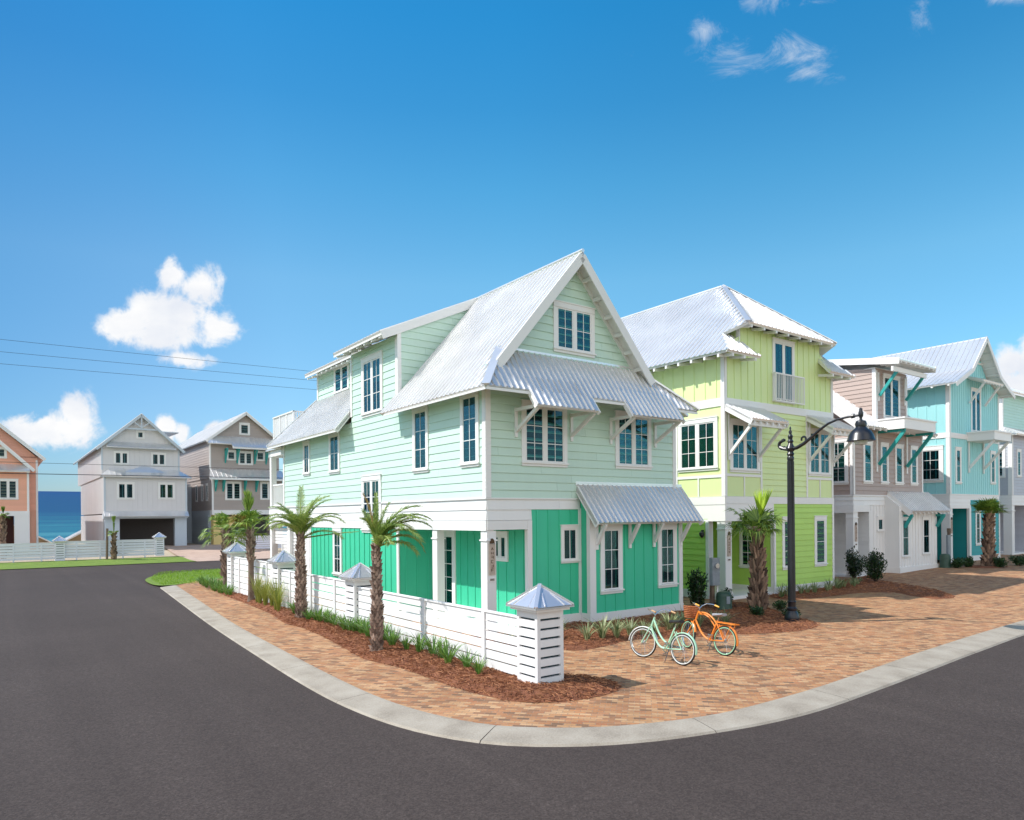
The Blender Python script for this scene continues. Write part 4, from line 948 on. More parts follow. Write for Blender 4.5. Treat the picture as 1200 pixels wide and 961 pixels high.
for X in ((lambda x: x), (lambda x: 6.8-x)):
    mb.roof([(X(-0.8), -0.75, 10.42), (X(-0.8), 14, 10.42), (X(1.35), 14, 11.42), (X(1.35), -0.75, 11.42)], soffit=0.05, rib=0.3); mb.roof([(X(1.35), -0.75, 11.42), (X(1.35), 14, 11.42), (X(3.4), 14, 13.5), (X(3.4), -0.75, 13.5)], soffit=0.05, rib=0.3)
    mb.bar((X(-0.8), -0.73, 10.28), (X(1.35), -0.73, 11.28), 0.05, 0.24, mi=1); mb.bar((X(1.35), -0.73, 11.26), (X(3.4), -0.73, 13.34), 0.05, 0.24, mi=1)
    for k in range(5): t = (k+0.6)/5.5; mb.box(X(1.35+2.05*t)-0.05, X(1.35+2.05*t)+0.05, -0.7, -0.02, 11.42+2.08*t-0.22, 11.42+2.08*t-0.12, 1)
    for k in range(3): t = (k+0.5)/3; mb.box(X(-0.8+2.15*t)-0.05, X(-0.8+2.15*t)+0.05, -0.7, -0.02, 10.42+t-0.2, 10.42+t-0.1, 1)
rafters(mb, (-0.75, 13, 10.42), (-0.75, -0.5, 10.42), (0.7, 0, 0.2), 0.9, w=0.1, h=0.25, mi=1)
mb.build('roof', [ROOFM, WHITE], H4)
mb = MB(); mb.box(2.3, 4.75, -1.45, 0, 7.33, 7.78); mb.box(2.25, 4.8, -1.5, 0, 7.78, 7.86); mb.build('balcony_box', WHITE, H4)
for x in (2.5, 4.6):
    mb = MB(); mb.bar((x, -0.1, 5.8), (x, -1.35, 7.3), 0.1, 0.13); mb.box(x-0.05, x+0.05, -0.1, -0.025, 5.5, 7.3); mb.build('brace', WHITE, H4)
mb = MB(); mb.roof([(2.3, -0.95, 10.82), (5.2, -0.95, 10.82), (5.2, -0.03, 11.15), (2.3, -0.03, 11.15)], soffit=0.05); rafters(mb, (2.4, -0.93, 10.82), (5.1, -0.93, 10.82), (0, 0.8, 0.3), 0.4, w=0.08, h=0.25, mi=1); aw = mb.build('awning', [ROOFM, WHITE], H4)
for x in (2.55, 4.75):
    mb = MB(); mb.bar((x, -0.1, 9.6), (x, -0.85, 10.65), 0.09, 0.11); mb.build('brace', WHITE, aw)
window(H4, front(0), 2.91, 4.34, 7.9, 10.55, 2, 1, 1, tw=0.13, sill=False, name='balcony_door'); window(H4, front(0), 0.74, 1.5, 4.8, 6.92, 1, 1, 2, tw=0.13); window(H4, front(0), 5.71, 6.46, 4.88, 6.93, 1, 1, 2, tw=0.13)
window(H4, left(0), 0.3, 1.7, 4.9, 7.0, 1, 2, 3, tw=0.2); window(H4, front(0), 3.43, 4.15, 1.18, 3.25, 1, 1, 2, tw=0.12); window(H4, front(0), 5.6, 6.31, 1.27, 3.2, 1, 1, 2, tw=0.12)
plaque(33.0+0.18, 1.788, 2.0, 'name board on the white column of the aqua house', w=0.14, h=0.75)

# ================================================================== HOUSE 5: grey house at the end of the row
H5 = house('grey and mint house cut off at the end of the row', 44.0, 2.4)
mb = MB(); mb.box(0.012, 8, 0.012, 14, 3.6, 8.4); mb.box(3, 8, 0.014, 14, 0.1, 3.598); mb.box(0.014, 2.9, 2.0, 14, 0.1, 3.596); mb.box(0.81, 7.5, 0.8, 12, 8.401, 11.4); mb.build('wall_core', WHITE, H5)
mb = MB(); mb.siding(front(0), [(0, 4.3), (8, 4.3), (8, 8.4), (0, 8.4)], 0.2); mb.siding(left(0), [(0, 4.3), (14, 4.3), (14, 8.4), (0, 8.4)], 0.2); mb.siding(front(2.0), [(0, 0.4), (3, 0.4), (3, 3.6), (0, 3.6)], 0.2); mb.siding(left(3.0), [(0, 0.4), (2, 0.4), (2, 3.6), (0, 3.6)], 0.2); mb.siding(front(0), [(3, 0.4), (8, 0.4), (8, 3.6), (3, 3.6)], 0.2); mb.build('siding', GREY, H5)
mb = MB(); mb.siding(left(0.8), [(0.8, 8.4), (12, 8.4), (12, 11.4), (0.8, 11.4)], 0.2); mb.siding(front(0.8), [(0.8, 8.4), (7.5, 8.4), (7.5, 11.4), (0.8, 11.4)], 0.2); mb.build('upper_siding', PMINT, H5)
mb = MB(); mb.siding(front(0), [(0, 3.62), (8, 3.62), (8, 4.28), (0, 4.28)], 0.25); mb.siding(left(0), [(0, 3.62), (14, 3.62), (14, 4.28), (0, 4.28)], 0.25); mb.pbox(front(0), -0.04, 0.2, 4.3, 8.3, 0, 0.045); mb.pbox(left(0), -0.045, 0.2, 4.3, 8.3, 0, 0.044); mb.pbox(front(0.8), 0.76, 0.95, 8.6, 11.3, 0, 0.045); mb.pbox(left(0.8), 0.755, 0.95, 8.6, 11.3, 0, 0.044); mb.build('trim', WHITE, H5); mb = MB(); mb.box(0, 3, 0, 2, 0.1, 0.4); mb.build('porch_floor', WHITE, H5)
mb = MB(); mb.box(0, 0.45, 0, 0.5, 0.4, 3.62); mb.box(-0.04, 0.49, -0.04, 0.54, 3.2, 3.27); mb.build('column', WHITE, H5)
mb = MB(); mb.roof([(-0.5, 13, 8.35), (-0.5, -0.5, 8.35), (0.8, 0.8, 9.0), (0.8, 13, 9.0)]); mb.roof([(-0.5, -0.5, 8.35), (8, -0.5, 8.35), (8, 0.8, 9.0), (0.8, 0.8, 9.0)]); mb.roof([(0.2, 13, 11.35), (0.2, 0.2, 11.35), (4, 4, 13.4), (4, 13, 13.4)]); mb.roof([(0.2, 0.2, 11.35), (8, 0.2, 11.35), (4, 4, 13.4)]); mb.build('roof', [ROOFM, WHITE], H5)
window(H5, left(0), 0.35, 1.2, 5.45, 7.6, 1, 1, 3, tw=0.14); window(H5, front(0), 0.86, 1.6, 5.5, 7.4, 1, 1, 2, tw=0.13); window(H5, left(0.8), 1.2, 2.6, 9.6, 10.9, 2, 1, 1, tw=0.13)
window(H5, front(2.0), 0.6, 1.5, 0.9, 3.2, 1, 1, 2, tw=0.12)

# ================================================================== the three beach houses across the side road
def beach_box(parent, x0, x1, y0, y1, z0, z1, mat, exp, kind, name):
    mb = MB(); mb.box(x0+0.01, x1-0.01, y0+0.01, y1-0.01, z0, z1)
    for pl, a0, a1 in ((front(y0), x0, x1), (left(x0), y0, y1), (PL((x1, 0, 0), (0, 1, 0), (1, 0, 0)), y0, y1)):
        q = [(a0, z0), (a1, z0), (a1, z1), (a0, z1)]
        (mb.battens(pl, q, exp) if kind == 'bb' else mb.siding(pl, q, exp))
    return mb.build(name, mat, parent)
G = house('pale grey house with blue grey trim and three storeys behind the fence', -3.04, 56)
beach_box(G, 0, 6.3, 0, 22, 7.0, 9.75, STONEG, 0.4, 'bb', 'upper_wall'); beach_box(G, 0.1, 6.75, -0.9, 20, 3.7, 7.0, STONEG, 0.4, 'bb', 'wall')
mb = MB(); mb.battens(front(0), [(0.0, 9.75), (6.3, 9.75), (3.13, 12.6)], 0.4); mb.prism([(0.05, 0.02, 9.75), (6.25, 0.02, 9.75), (3.13, 0.02, 12.55)], (0, 20, 0)); mb.build('gable', STONEG, G)
mb = MB()
for X in ((lambda x: x), (lambda x: 6.26-x)):
    mb.roof([(X(-0.45), -0.5, 9.5), (X(-0.45), 22.5, 9.5), (X(3.13), 22.5, 12.75), (X(3.13), -0.5, 12.75)], soffit=0.08, rib=0.4)
    mb.bar((X(-0.45), -0.48, 9.38), (X(3.13), -0.48, 12.62), 0.06, 0.22, mi=1)
mb.roof([(5.2, 1.5, 11.5), (6.6, 1.5, 11.5), (6.6, 6, 11.6), (5.2, 6, 11.6)], rib=0.4)
mb.build('roof', [ROOFM, BLUEW], G)
mb = MB(); mb.bar((1.75, -0.45, 11.35), (4.51, -0.45, 11.35), 0.06, 0.14); mb.bar((3.13, -0.45, 11.3), (3.13, -0.45, 12.6), 0.08, 0.1, up=(1, 0, 0)); mb.bar((3.13, -0.45, 11.5), (2.45, -0.45, 12.0), 0.06, 0.09); mb.bar((3.13, -0.45, 11.5), (3.81, -0.45, 12.0), 0.06, 0.09); mb.build('gable_truss', BLUEW, G)
mb = MB(); mb.roof([(0.3, -0.55, 9.65), (6.0, -0.55, 9.65), (5.7, -0.02, 10.15), (0.6, -0.02, 10.15)], rib=0.4); mb.roof([(-0.3, -1.35, 7.0), (7.15, -1.35, 7.0), (6.2, 0, 7.75), (0.6, 0, 7.75)], rib=0.4); mb.roof([(0.0, -1.5, 3.45), (6.85, -1.5, 3.45), (6.85, -0.92, 3.9), (0.0, -0.92, 3.9)], rib=0.4); mb.prism([(1.7, -0.6, 7.42), (5.2, -0.6, 7.42), (3.3, -0.05, 8.1)], (0, 0.5, 0.02)); mb.build('pent_roof', [ROOFM, BLUEW], G)
mb = MB(); mb.box(0.1, 1.25, -0.9, -0.3, 0.6, 3.45); mb.box(5.75, 6.75, -0.9, -0.3, 0.6, 3.45); mb.box(0.0, 6.85, -0.95, -0.2, 3.25, 3.7); mb.box(-0.04, 0.1, -0.03, 0.1, 7.6, 9.6); mb.box(6.22, 6.36, -0.04, 0.1, 7.6, 9.6); mb.box(0.04, 0.2, -0.94, -0.8, 3.9, 6.9); mb.box(6.65, 6.8, -0.94, -0.8, 3.9, 6.9); mb.build('trim', BLUEW, G)
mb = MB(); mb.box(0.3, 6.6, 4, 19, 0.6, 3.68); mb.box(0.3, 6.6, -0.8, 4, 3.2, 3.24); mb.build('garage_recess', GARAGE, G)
mb = MB(); mb.battens(left(0.1), [(0.2, 0.4), (20, 0.4), (20, 3.6), (0.2, 3.6)], 0.5); mb.box(0.12, 0.28, 0.2, 20, 0.4, 3.6); mb.build('side_wall', STONEG, G)
window(G, front(0), 0.95, 2.15, 8.1, 9.3, 2, 1, 1); window(G, front(0), 3.95, 5.2, 8.1, 9.3, 2, 1, 1); window(G, front(0), 2.75, 3.42, 10.5, 11.25, 1, 1, 1); window(G, front(-0.9), 1.05, 2.45, 4.95, 6.5, 2, 1, 1, tw=0.14); window(G, front(-0.9), 4.35, 5.75, 4.98, 6.52, 2, 1, 1, tw=0.14)

T = house('mocha brown house with teal brackets and white gutters behind the palms', 6.02, 56)
beach_box(T, 0, 6.6, 0, 20, 7.1, 10.9, MOCHA, 0.25, 'lap', 'upper_wall'); beach_box(T, 0.05, 6.7, -0.7, 18, 4.0, 7.1, MOCHA, 0.25, 'lap', 'wall')
mb = MB(); mb.siding(front(0), [(0.0, 10.9), (6.6, 10.9), (3.3, 13.4)], 0.25); mb.prism([(0.05, 0.02, 10.9), (6.55, 0.02, 10.9), (3.3, 0.02, 13.35)], (0, 18, 0)); mb.build('gable', MOCHA, T)
mb = MB()
for X in ((lambda x: x), (lambda x: 6.6-x)):
    mb.roof([(X(-0.45), -0.5, 10.7), (X(-0.45), 20, 10.7), (X(3.3), 20, 13.65), (X(3.3), -0.5, 13.65)], soffit=0.08, rib=0.4); mb.bar((X(-0.45), -0.48, 10.57), (X(3.3), -0.48, 13.5), 0.06, 0.24, mi=1)
mb.build('roof', [ROOFM, WHITE], T)
mb = MB(); mb.roof([(-0.4, -0.9, 10.4), (7.0, -0.9, 10.4), (6.3, -0.02, 11.2), (0.3, -0.02, 11.2)], rib=0.4); mb.roof([(1.8, -1.2, 10.12), (5.6, -1.2, 10.12), (5.6, -0.85, 10.46), (1.8, -0.85, 10.46)], rib=0.4)
mb.roof([(-0.4, -1.5, 7.05), (7.1, -1.5, 7.05), (6.8, -0.0, 8.0), (0.0, -0.0, 8.0)], rib=0.4); mb.bar((-0.4, -1.5, 6.95), (7.1, -1.5, 6.95), 0.06, 0.16, mi=1); mb.bar((1.8, -1.2, 10.0), (5.6, -1.2, 10.0), 0.06, 0.14, mi=1); mb.build('pent_roof', [ROOFM, WHITE], T)
mb = MB(); mb.box(-0.06, 0.08, -0.05, 0.06, 7.9, 10.6); mb.box(-0.02, 0.13, -0.75, -0.6, 4.0, 6.9); mb.box(0.0, 6.7, -0.72, 0.0, 3.55, 4.0); mb.build('trim', WHITE, T)
for x, z in ((1.4, 8.7), (2.5, 8.7), (4.2, 8.7), (5.3, 8.7)): bracket(T, x, 0, z, 9.95, 0.9, w=0.13, mat=TEAL)
for x in (0.3, 1.0, 3.0, 4.1): bracket(T, x, -0.7, 5.9, 6.85, 0.7, w=0.14, mat=TEAL)
mb = MB(); mb.box(0.1, 1.25, -0.72, 0.3, 0.3, 3.56); mb.build('porch_panel', YELLOW, T)
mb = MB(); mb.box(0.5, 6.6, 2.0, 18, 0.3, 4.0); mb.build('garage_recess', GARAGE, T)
mb = MB(); mb.box(5.6, 6.7, -0.7, 1, 0.3, 3.56); mb.build('side_panel', MOCHA, T)
mb = MB(); mb.box(0.06, 0.3, 0.6, 17, 0.3, 4.0)
for z in [0.6+0.25*i for i in range(12)]: mb.box(0.0, 0.06, 0.8, 9, z, z+0.16)
mb.build('louvre_wall', BLUEW, T)
window(T, front(0), 2.72, 3.75, 11.4, 12.6, 1, 1, 1, tw=0.16); window(T, front(0), 1.5, 2.4, 8.85, 9.85, 1, 1, 1, tw=0.14); window(T, front(0), 2.6, 4.02, 8.45, 9.8, 2, 1, 1, tw=0.14); window(T, front(0), 4.3, 5.2, 8.9, 9.9, 1, 1, 1, tw=0.14)
window(T, front(-0.7), 1.18, 2.7, 4.95, 6.75, 2, 1, 1, tw=0.14); window(T, front(-0.7), 4.5, 5.4, 5.0, 6.8, 1, 1, 1, tw=0.14)
for y in (1.0, 3.0, 5.4): window(T, left(0.05), y, y+0.8, 4.9, 6.6, 1, 1, 1, tw=0.14)
mb = MB(); mb.box(-1.6, -0.4, 6.5, 16, 6.6, 6.75)
for i in range(30): mb.box(-1.6, -1.56, 6.5+i*0.32, 6.55+i*0.32, 6.75, 7.8)
mb.box(-1.63, -1.53, 6.5, 16, 7.8, 7.88); mb.box(-1.6, -0.0, 8.0, 12, 0.3, 6.6); mb.build('side_balcony', BLUEW, T)

Or = house('coral house with white trim cut off by the left edge', -15.6, 56)
beach_box(Or, 0.6, 7.85, 0.8, 18, 4.0, 8.6, CORAL, 0.25, 'lap', 'wall'); beach_box(Or, 0, 7.2, -0.4, 5, 3.9, 7.6, CORAL, 0.25, 'lap', 'front_wall')
mb = MB(); mb.siding(front(0.0), [(0, 7.5), (7.2, 7.5), (3.6, 11.2)], 0.25); mb.prism([(0.1, 0.02, 7.5), (7.1, 0.02, 7.5), (3.6, 0.02, 11.1)], (0, 3, 0)); mb.siding(front(0.8), [(0.5, 8.5), (7.9, 8.5), (4.2, 12.0)], 0.25); mb.prism([(0.6, 0.82, 8.5), (7.8, 0.82, 8.5), (4.2, 0.82, 11.9)], (0, 16, 0)); mb.build('gable', CORAL, Or)
mb = MB()
for X in ((lambda x: x), (lambda x: 8.4-x)):
    mb.roof([(X(0.0), 0.2, 8.45), (X(0.0), 18, 8.45), (X(4.2), 18, 12.2), (X(4.2), 0.2, 12.2)], soffit=0.08, rib=0.4); mb.bar((X(0.0), 0.22, 8.3), (X(4.2), 0.22, 12.05), 0.06, 0.26, mi=1)
for X in ((lambda x: x), (lambda x: 7.2-x)):
    mb.roof([(X(-0.4), -0.5, 7.45), (X(-0.4), 3, 7.45), (X(3.6), 3, 11.4), (X(3.6), -0.5, 11.4)], soffit=0.08, rib=0.4); mb.bar((X(-0.4), -0.48, 7.3), (X(3.6), -0.48, 11.25), 0.06, 0.24, mi=1)
mb.build('roof', [ROOFM, WHITE], Or)
mb = MB(); mb.roof([(0, -1.0, 7.25), (7.3, -1.0, 7.25), (7.2, -0.02, 7.85), (0, -0.02, 7.85)], rib=0.4); mb.build('pent_roof', [ROOFM, WHITE], Or)
mb = MB(); mb.box(-0.02, 7.25, -0.45, 0.1, 3.55, 3.95); mb.box(6.2, 7.25, -0.42, 0.5, 0.6, 3.56); mb.box(7.08, 7.24, -0.45, -0.3, 3.95, 7.2); mb.box(7.75, 7.9, 0.76, 0.9, 0.6, 8.3); mb.build('trim', WHITE, Or)
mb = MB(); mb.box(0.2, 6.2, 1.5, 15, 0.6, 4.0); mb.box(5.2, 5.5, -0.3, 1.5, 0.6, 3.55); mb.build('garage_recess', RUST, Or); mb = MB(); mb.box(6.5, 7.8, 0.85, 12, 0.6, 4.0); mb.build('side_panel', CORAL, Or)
window(Or, front(-0.4), 5.1, 6.5, 4.9, 6.6, 2, 1, 1, tw=0.14); window(Or, front(0.0), 4.9, 5.75, 8.3, 9.25, 1, 1, 1, tw=0.14); window(Or, front(-0.4), 1.0, 2.4, 4.9, 6.6, 2, 1, 1, tw=0.14)

for (x, y, lab, m) in ((-9.0, 84, 'low tan roof end beside the coral house in front of the sea', TANW), (0.3, 84, 'low tan roof end beside the pale grey house in front of the sea', TANW)):
    t = thing('beach_hut', lab, 'hut', x, y, -0.3 if x < -5 else 0.15)
    mb = MB(); mb.box(-4.0, 4.0, 0, 4, 0, 0.6); mb.prism([(-4, 0, 0.6), (4, 0, 0.6), (0, 0, 2.9)], (0, 4, 0)); mb.build('wall', m, t)
    mb = MB(); mb.roof([(-4.3, -0.3, 0.5), (-4.3, 4.3, 0.5), (0, 4.3, 3.0), (0, -0.3, 3.0)], rib=0.4); mb.roof([(4.3, -0.3, 0.5), (4.3, 4.3, 0.5), (0, 4.3, 3.0), (0, -0.3, 3.0)], rib=0.4); mb.build('roof', [ROOFM, WHITE], t)

# ================================================================== fences
def pier(x, y, z, label, s=1.0, zlow=0.0, group='white slatted fence piers by the mint house', pm=None):
    pm = pm or FENCEW
    t = thing('fence_pier', label, 'pier', x, y, z, group=group)
    mb = MB(); w = 0.31; h = 1.42
    mb.box(-w+0.05, w-0.05, -w+0.05, w-0.05, zlow, h, 1)
    k = 8; st = (h-0.02)/k
    for i in range(k):
        z0 = 0.02+i*st if i else zlow
        mb.box(-w, w, -w, w, z0 if i == 0 else z0+0.03, 0.02+(i+1)*st-0.012)
    for sx in (-1, 1):
        for sy2 in (-1, 1): mb.box(min(sx*w, sx*(w-0.075))+sx*0.002, max(sx*w, sx*(w-0.075))+sx*0.002, min(sy2*w, sy2*(w-0.075))+sy2*0.002, max(sy2*w, sy2*(w-0.075))+sy2*0.002, zlow, h-0.004)
    mb.build('body', [pm, DARK], t)
    mb = MB(); e = 0.46; z0 = h+0.01
    mb.box(-e+0.06, e-0.06, -e+0.06, e-0.06, z0-0.02, z0+0.03, 1)
    mb.box(-e, e, -e, e, z0+0.031, z0+0.075)
    c = [(-e, -e), (e, -e), (e, e), (-e, e)]; ap = (0, 0, z0+0.45)
    for i in range(4):
        a, b = c[i], c[(i+1) % 4]
        mb.prism([(*a, z0+0.076), (*b, z0+0.076), ap], (0, 0, -0.02))
        mb.bar((a[0]*0.98, a[1]*0.98, z0+0.085), (0, 0, z0+0.45), 0.07, 0.025)
        m = ((a[0]+b[0])/2*0.98, (a[1]+b[1])/2*0.98)
        for f in (-0.33, 0.33):
            p = ((a[0]+b[0])/2*0.98+(b[0]-a[0])*f*0.75, (a[1]+b[1])/2*0.98+(b[1]-a[1])*f*0.75)
            k2 = 0.52; q = (p[0]*(1-k2)+0*k2+ (m[0]-p[0])*0, p[1]*(1-k2))
            zt = z0+0.08+0.37*0.5
            mb.bar((p[0], p[1], z0+0.085), (p[0]*0.42, p[1]*0.42, z0+0.085+0.365*0.58), 0.022, 0.022)
    mb.build('cap', [CAPM, WHITE], t)
    return t
def fence(x, y0, y1, z, label, along='y', h=1.25, low=0.10, posts=3, group=None, rows=6, pm=None):
    pm = pm or FENCEW
    t = thing('slat_fence', label, 'fence', x if along == 'y' else y0, y0 if along == 'y' else x, z, group=group)
    L = y1-y0; mb = MB(); g = (h-low)/rows
    for i in range(rows):
        a = low+i*g; 
        if along == 'y': mb.box(-0.012, 0.012, 0, L, a+0.03, a+g)
        else: mb.box(0, L, -0.012, 0.012, a+0.03, a+g)
    if along == 'y': mb.box(-0.04, 0.04, 0, L, h+0.001, h+0.035)
    else: mb.box(0, L, -0.04, 0.04, h+0.001, h+0.035)
    mb.build('slat_panel', pm, t)
    for i in range(posts):
        p = L*(i+0.5)/posts if posts > 1 else L/2
        m = MB()
        if along == 'y': m.box(-0.05, -0.013, p-0.05, p+0.05, -0.3, h-0.002)
        else: m.box(p-0.05, p+0.05, -0.05, -0.013, -0.3, h-0.002)
        m.build('post', pm, t)
    return t
PX_ = -2.43
pier(PX_, -5.32, 0.03, 'large white slatted pier with silver cap at the paved street corner')
pier(PX_, 2.78, 0.03, 'white slatted pier between the two feathery palms', zlow=-0.2)
pier(PX_, 9.25, 0.16, 'greenish white pier left of the feather palm nearest the carport', zlow=-0.3)
pier(PX_, 15.33, 0.30, 'pier cap half hidden behind the twin fan palms', zlow=-0.6)
fence(PX_-0.2, -5.0, 2.46, 0.0, 'white slat fence panel between the corner pier and the next pier', h=1.25, posts=3)
fence(PX_-0.2, 3.1, 8.93, 0.1, 'white slat fence panel behind the feather palm with the drooping frond', h=1.27, low=-0.05, posts=3)
fence(PX_-0.2, 9.57, 15.0, 0.27, 'far white slat fence panel beside the carport and the fan palms', h=1.29, low=-0.2, posts=3)
FZ = 0.1
FG = 'white fence piers across the side road'
for x, z, lab in ((-14.2, 0.1, 'white fence pier beyond the side road in front of the coral house garage'), (-6.75, 0.1, 'white fence pier in front of the gap with the sea'), (0.1, 0.22, 'white fence pier at the driveway of the pale grey house')):
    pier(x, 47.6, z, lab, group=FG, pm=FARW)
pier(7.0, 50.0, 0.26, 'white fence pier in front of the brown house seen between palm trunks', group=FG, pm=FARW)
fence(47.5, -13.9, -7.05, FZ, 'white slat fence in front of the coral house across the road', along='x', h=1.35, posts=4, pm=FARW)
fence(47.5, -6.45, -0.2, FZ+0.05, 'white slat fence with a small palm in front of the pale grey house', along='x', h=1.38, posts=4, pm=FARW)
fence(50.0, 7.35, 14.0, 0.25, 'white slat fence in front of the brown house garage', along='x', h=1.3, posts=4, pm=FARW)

# ================================================================== plants
def pt_on(curve, t):
    k = t*(len(curve)-1); i = min(int(k), len(curve)-2); return curve[i].lerp(curve[i+1], k-i)
def feather(mb, base, az, el, L, droop, nl=34, ll=0.42, mi=0, seed=0, fold=0.9):
    """an arching feather frond"""
    r = random.Random(seed); p = V(base); pts = [p.copy()]; e = el; n = 14
    h = V((math.cos(az), math.sin(az), 0))
    for i in range(n):
        d = h*math.cos(e)+V((0, 0, math.sin(e))); p = p+d*(L/n); pts.append(p.copy()); e -= droop/n*(0.4+1.2*i/n)
    mb.tube(pts, [0.022*(1-0.85*i/n)+0.004 for i in range(n+1)], 4, mi)
    side = V((-math.sin(az), math.cos(az), 0))
    for i in range(nl):
        t = 0.12+0.88*i/nl; q = pt_on(pts, t); q2 = pt_on(pts, min(1, t+0.03)); tan = (q2-q)
        if tan.length < 1e-6: tan = pts[-1]-pts[-2]
        tan.normalize(); l = ll*(0.45+0.75*math.sin(PI*min(1, t*0.85+0.12)))*r.uniform(0.85, 1.1)
        up = side.cross(tan)
        for s in (-1, 1):
            d = (side*s*fold+tan*0.75+up*r.uniform(0.0, 0.35)*(1 if up.z > 0 else -1)).normalized()
            tip = q+d*l-V((0, 0, l*0.25*r.uniform(0.5, 1.4))); mid = q+d*l*0.5; w = tan*0.009
            mb.poly([q-w, mid-w*1.3, tip, mid+w*1.3, q+w], mi)
def fan(mb, base, az, el, pet, R, seed=0, mi=0, nseg=26, spread=2.0, droop=0.5, width=0.028):
    """petiole with a costapalmate fan of narrow segments"""
    r = random.Random(seed); h = V((math.cos(az), math.sin(az), 0)); side = V((-math.sin(az), math.cos(az), 0))
    d = h*math.cos(el)+V((0, 0, math.sin(el))); b = V(base); hub = b+d*pet-V((0, 0, 0.04*pet))
    mb.tube([b, b.lerp(hub, 0.5)+V((0, 0, 0.03)), hub], [0.025, 0.018, 0.012], 4, mi)
    up = side.cross(d)
    if up.z < 0: up = -up
    for i in range(nseg):
        a = (i/(nseg-1)-0.5)*2*spread; l = R*(0.72+0.28*math.cos(a*0.75))*r.uniform(0.9, 1.06)
        dd = (d*math.cos(a)+side*math.sin(a)+up*(0.22*abs(math.sin(a))+r.uniform(-0.06, 0.06))).normalized()
        q = side*math.cos(a)-d*math.sin(a); w = q*width
        m1 = hub+dd*l*0.55-V((0, 0, droop*0.10*l)); tip = hub+dd*l-V((0, 0, droop*l*r.uniform(0.3, 0.75)))
        mb.poly([hub, m1-w+up*0.006, m1+w], mi); mb.poly([m1-w+up*0.006, tip, m1+w], mi)
def trunk_mesh(h, r0, r1, boots, seed=0, smooth_to=0.0, size=0.1, bend=0.0, flare=1.0):
    r = random.Random(seed); mb = MB(); n = 14
    pts = [V((bend*math.sin(i/n*PI)*0.5, 0, h*i/n)) for i in range(n+1)]
    rs = [(r0+(r1-r0)*i/n)*(1+0.3*flare*math.exp(-i*1.2)) for i in range(n+1)]
    mb.tube(pts, [x*0.93 for x in rs], 12, 0)
    z = smooth_to*h; k = 0
    while z < h and boots:
        t = z/h; R = (r0+(r1-r0)*t); x0 = bend*math.sin(t*PI)*0.5; m = max(6, int(2*PI*R/(size*1.0)))
        for j in range(m):
            a = 2*PI*(j+0.5*(k % 2)+r.uniform(-0.12, 0.12))/m
            o = V((math.cos(a), math.sin(a), 0)); s = V((-math.sin(a), math.cos(a), 0)); c = V((x0, 0, z))+o*R*0.9
            w = size*0.5*r.uniform(0.8, 1.15); hh = size*r.uniform(0.85, 1.3)*boots; out = size*0.5*r.uniform(0.3, 2.0)*boots
            tip = c+o*out+V((0, 0, hh))
            b = len(mb.v)
            mb.v += [tuple(c-s*w), tuple(c+s*w), tuple(c+o*out*0.5+V((0, 0, -size*0.15))), tuple(tip-s*w*0.28), tuple(tip+s*w*0.28), tuple(c+V((0, 0, hh*0.8))-o*0.02)]
            for f in ((0, 2, 3), (2, 4, 3), (2, 1, 4), (0, 3, 5), (3, 4, 5), (4, 1, 5)): mb.f.append(tuple(b+q for q in f)); mb.m.append(1)
        z += size*0.8; k += 1
    return mb
W2L = -ANG           # world azimuth to street-grid azimuth
def palm(x, y, z, h, r0, r1, label, boots=1.0, size=0.1, seed=0, bark=BARK, bootm=BOOT, bend=0.0, smooth_to=0.0, group=None, flare=1.0):
    t = thing('palm_tree', label, 'palm', x, y, z, rz=W2L, group=group)
    trunk_mesh(h, r0, r1, boots, seed, smooth_to, size, bend, flare).build('trunk', [bark, bootm], t, solid=False)
    return t
D = math.radians
# feather palm by the front porch (right one)
p4 = palm(-3.58, -0.70, 0.02, 2.55, 0.135, 0.082, 'feather palm in front of the porch with fronds arching right', seed=3, size=0.085)
mb = MB(); b = V((0, 0, 2.5))
for k, (az, el, L, dr) in enumerate(((100, 86, 1.3, 0.5), (60, 80, 1.25, 0.7), (20, 68, 1.15, 1.2), (-10, 55, 1.45, 1.5), (5, 62, 1.6, 1.9), (-25, 50, 1.5, 2.2), (10, 38, 1.35, 2.3), (-40, 60, 1.2, 1.8), (45, 55, 1.3, 2.0), (150, 80, 1.0, 0.7), (-75, 70, 1.0, 1.4), (180, 84, 1.25, 0.4), (-15, 25, 1.15, 1.7), (80, 62, 1.2, 1.5), (0, 72, 1.5, 1.5), (-30, 70, 1.35, 1.7), (35, 70, 1.4, 1.7), (120, 70, 1.0, 1.2), (-60, 45, 1.1, 1.9), (15, 50, 1.5, 1.8), (-110, 72, 0.9, 1.2))):
    feather(mb, b+V((0, 0, random.uniform(-0.12, 0.08))), D(az), D(el), L, dr, nl=54, ll=0.27 if k not in (0, 1, 11) else 0.2, seed=k, mi=1 if k == 11 else 0, fold=0.9 if el < 70 else 0.3)
mb.build('crown', [PALMG, PALMO], p4, solid=False)
p3 = palm(-3.05, 5.80, 0.02, 2.68, 0.155, 0.10, 'feather palm behind the second pier with one long drooping frond', seed=5, size=0.095)
mb = MB(); b = V((0, 0, 2.62))
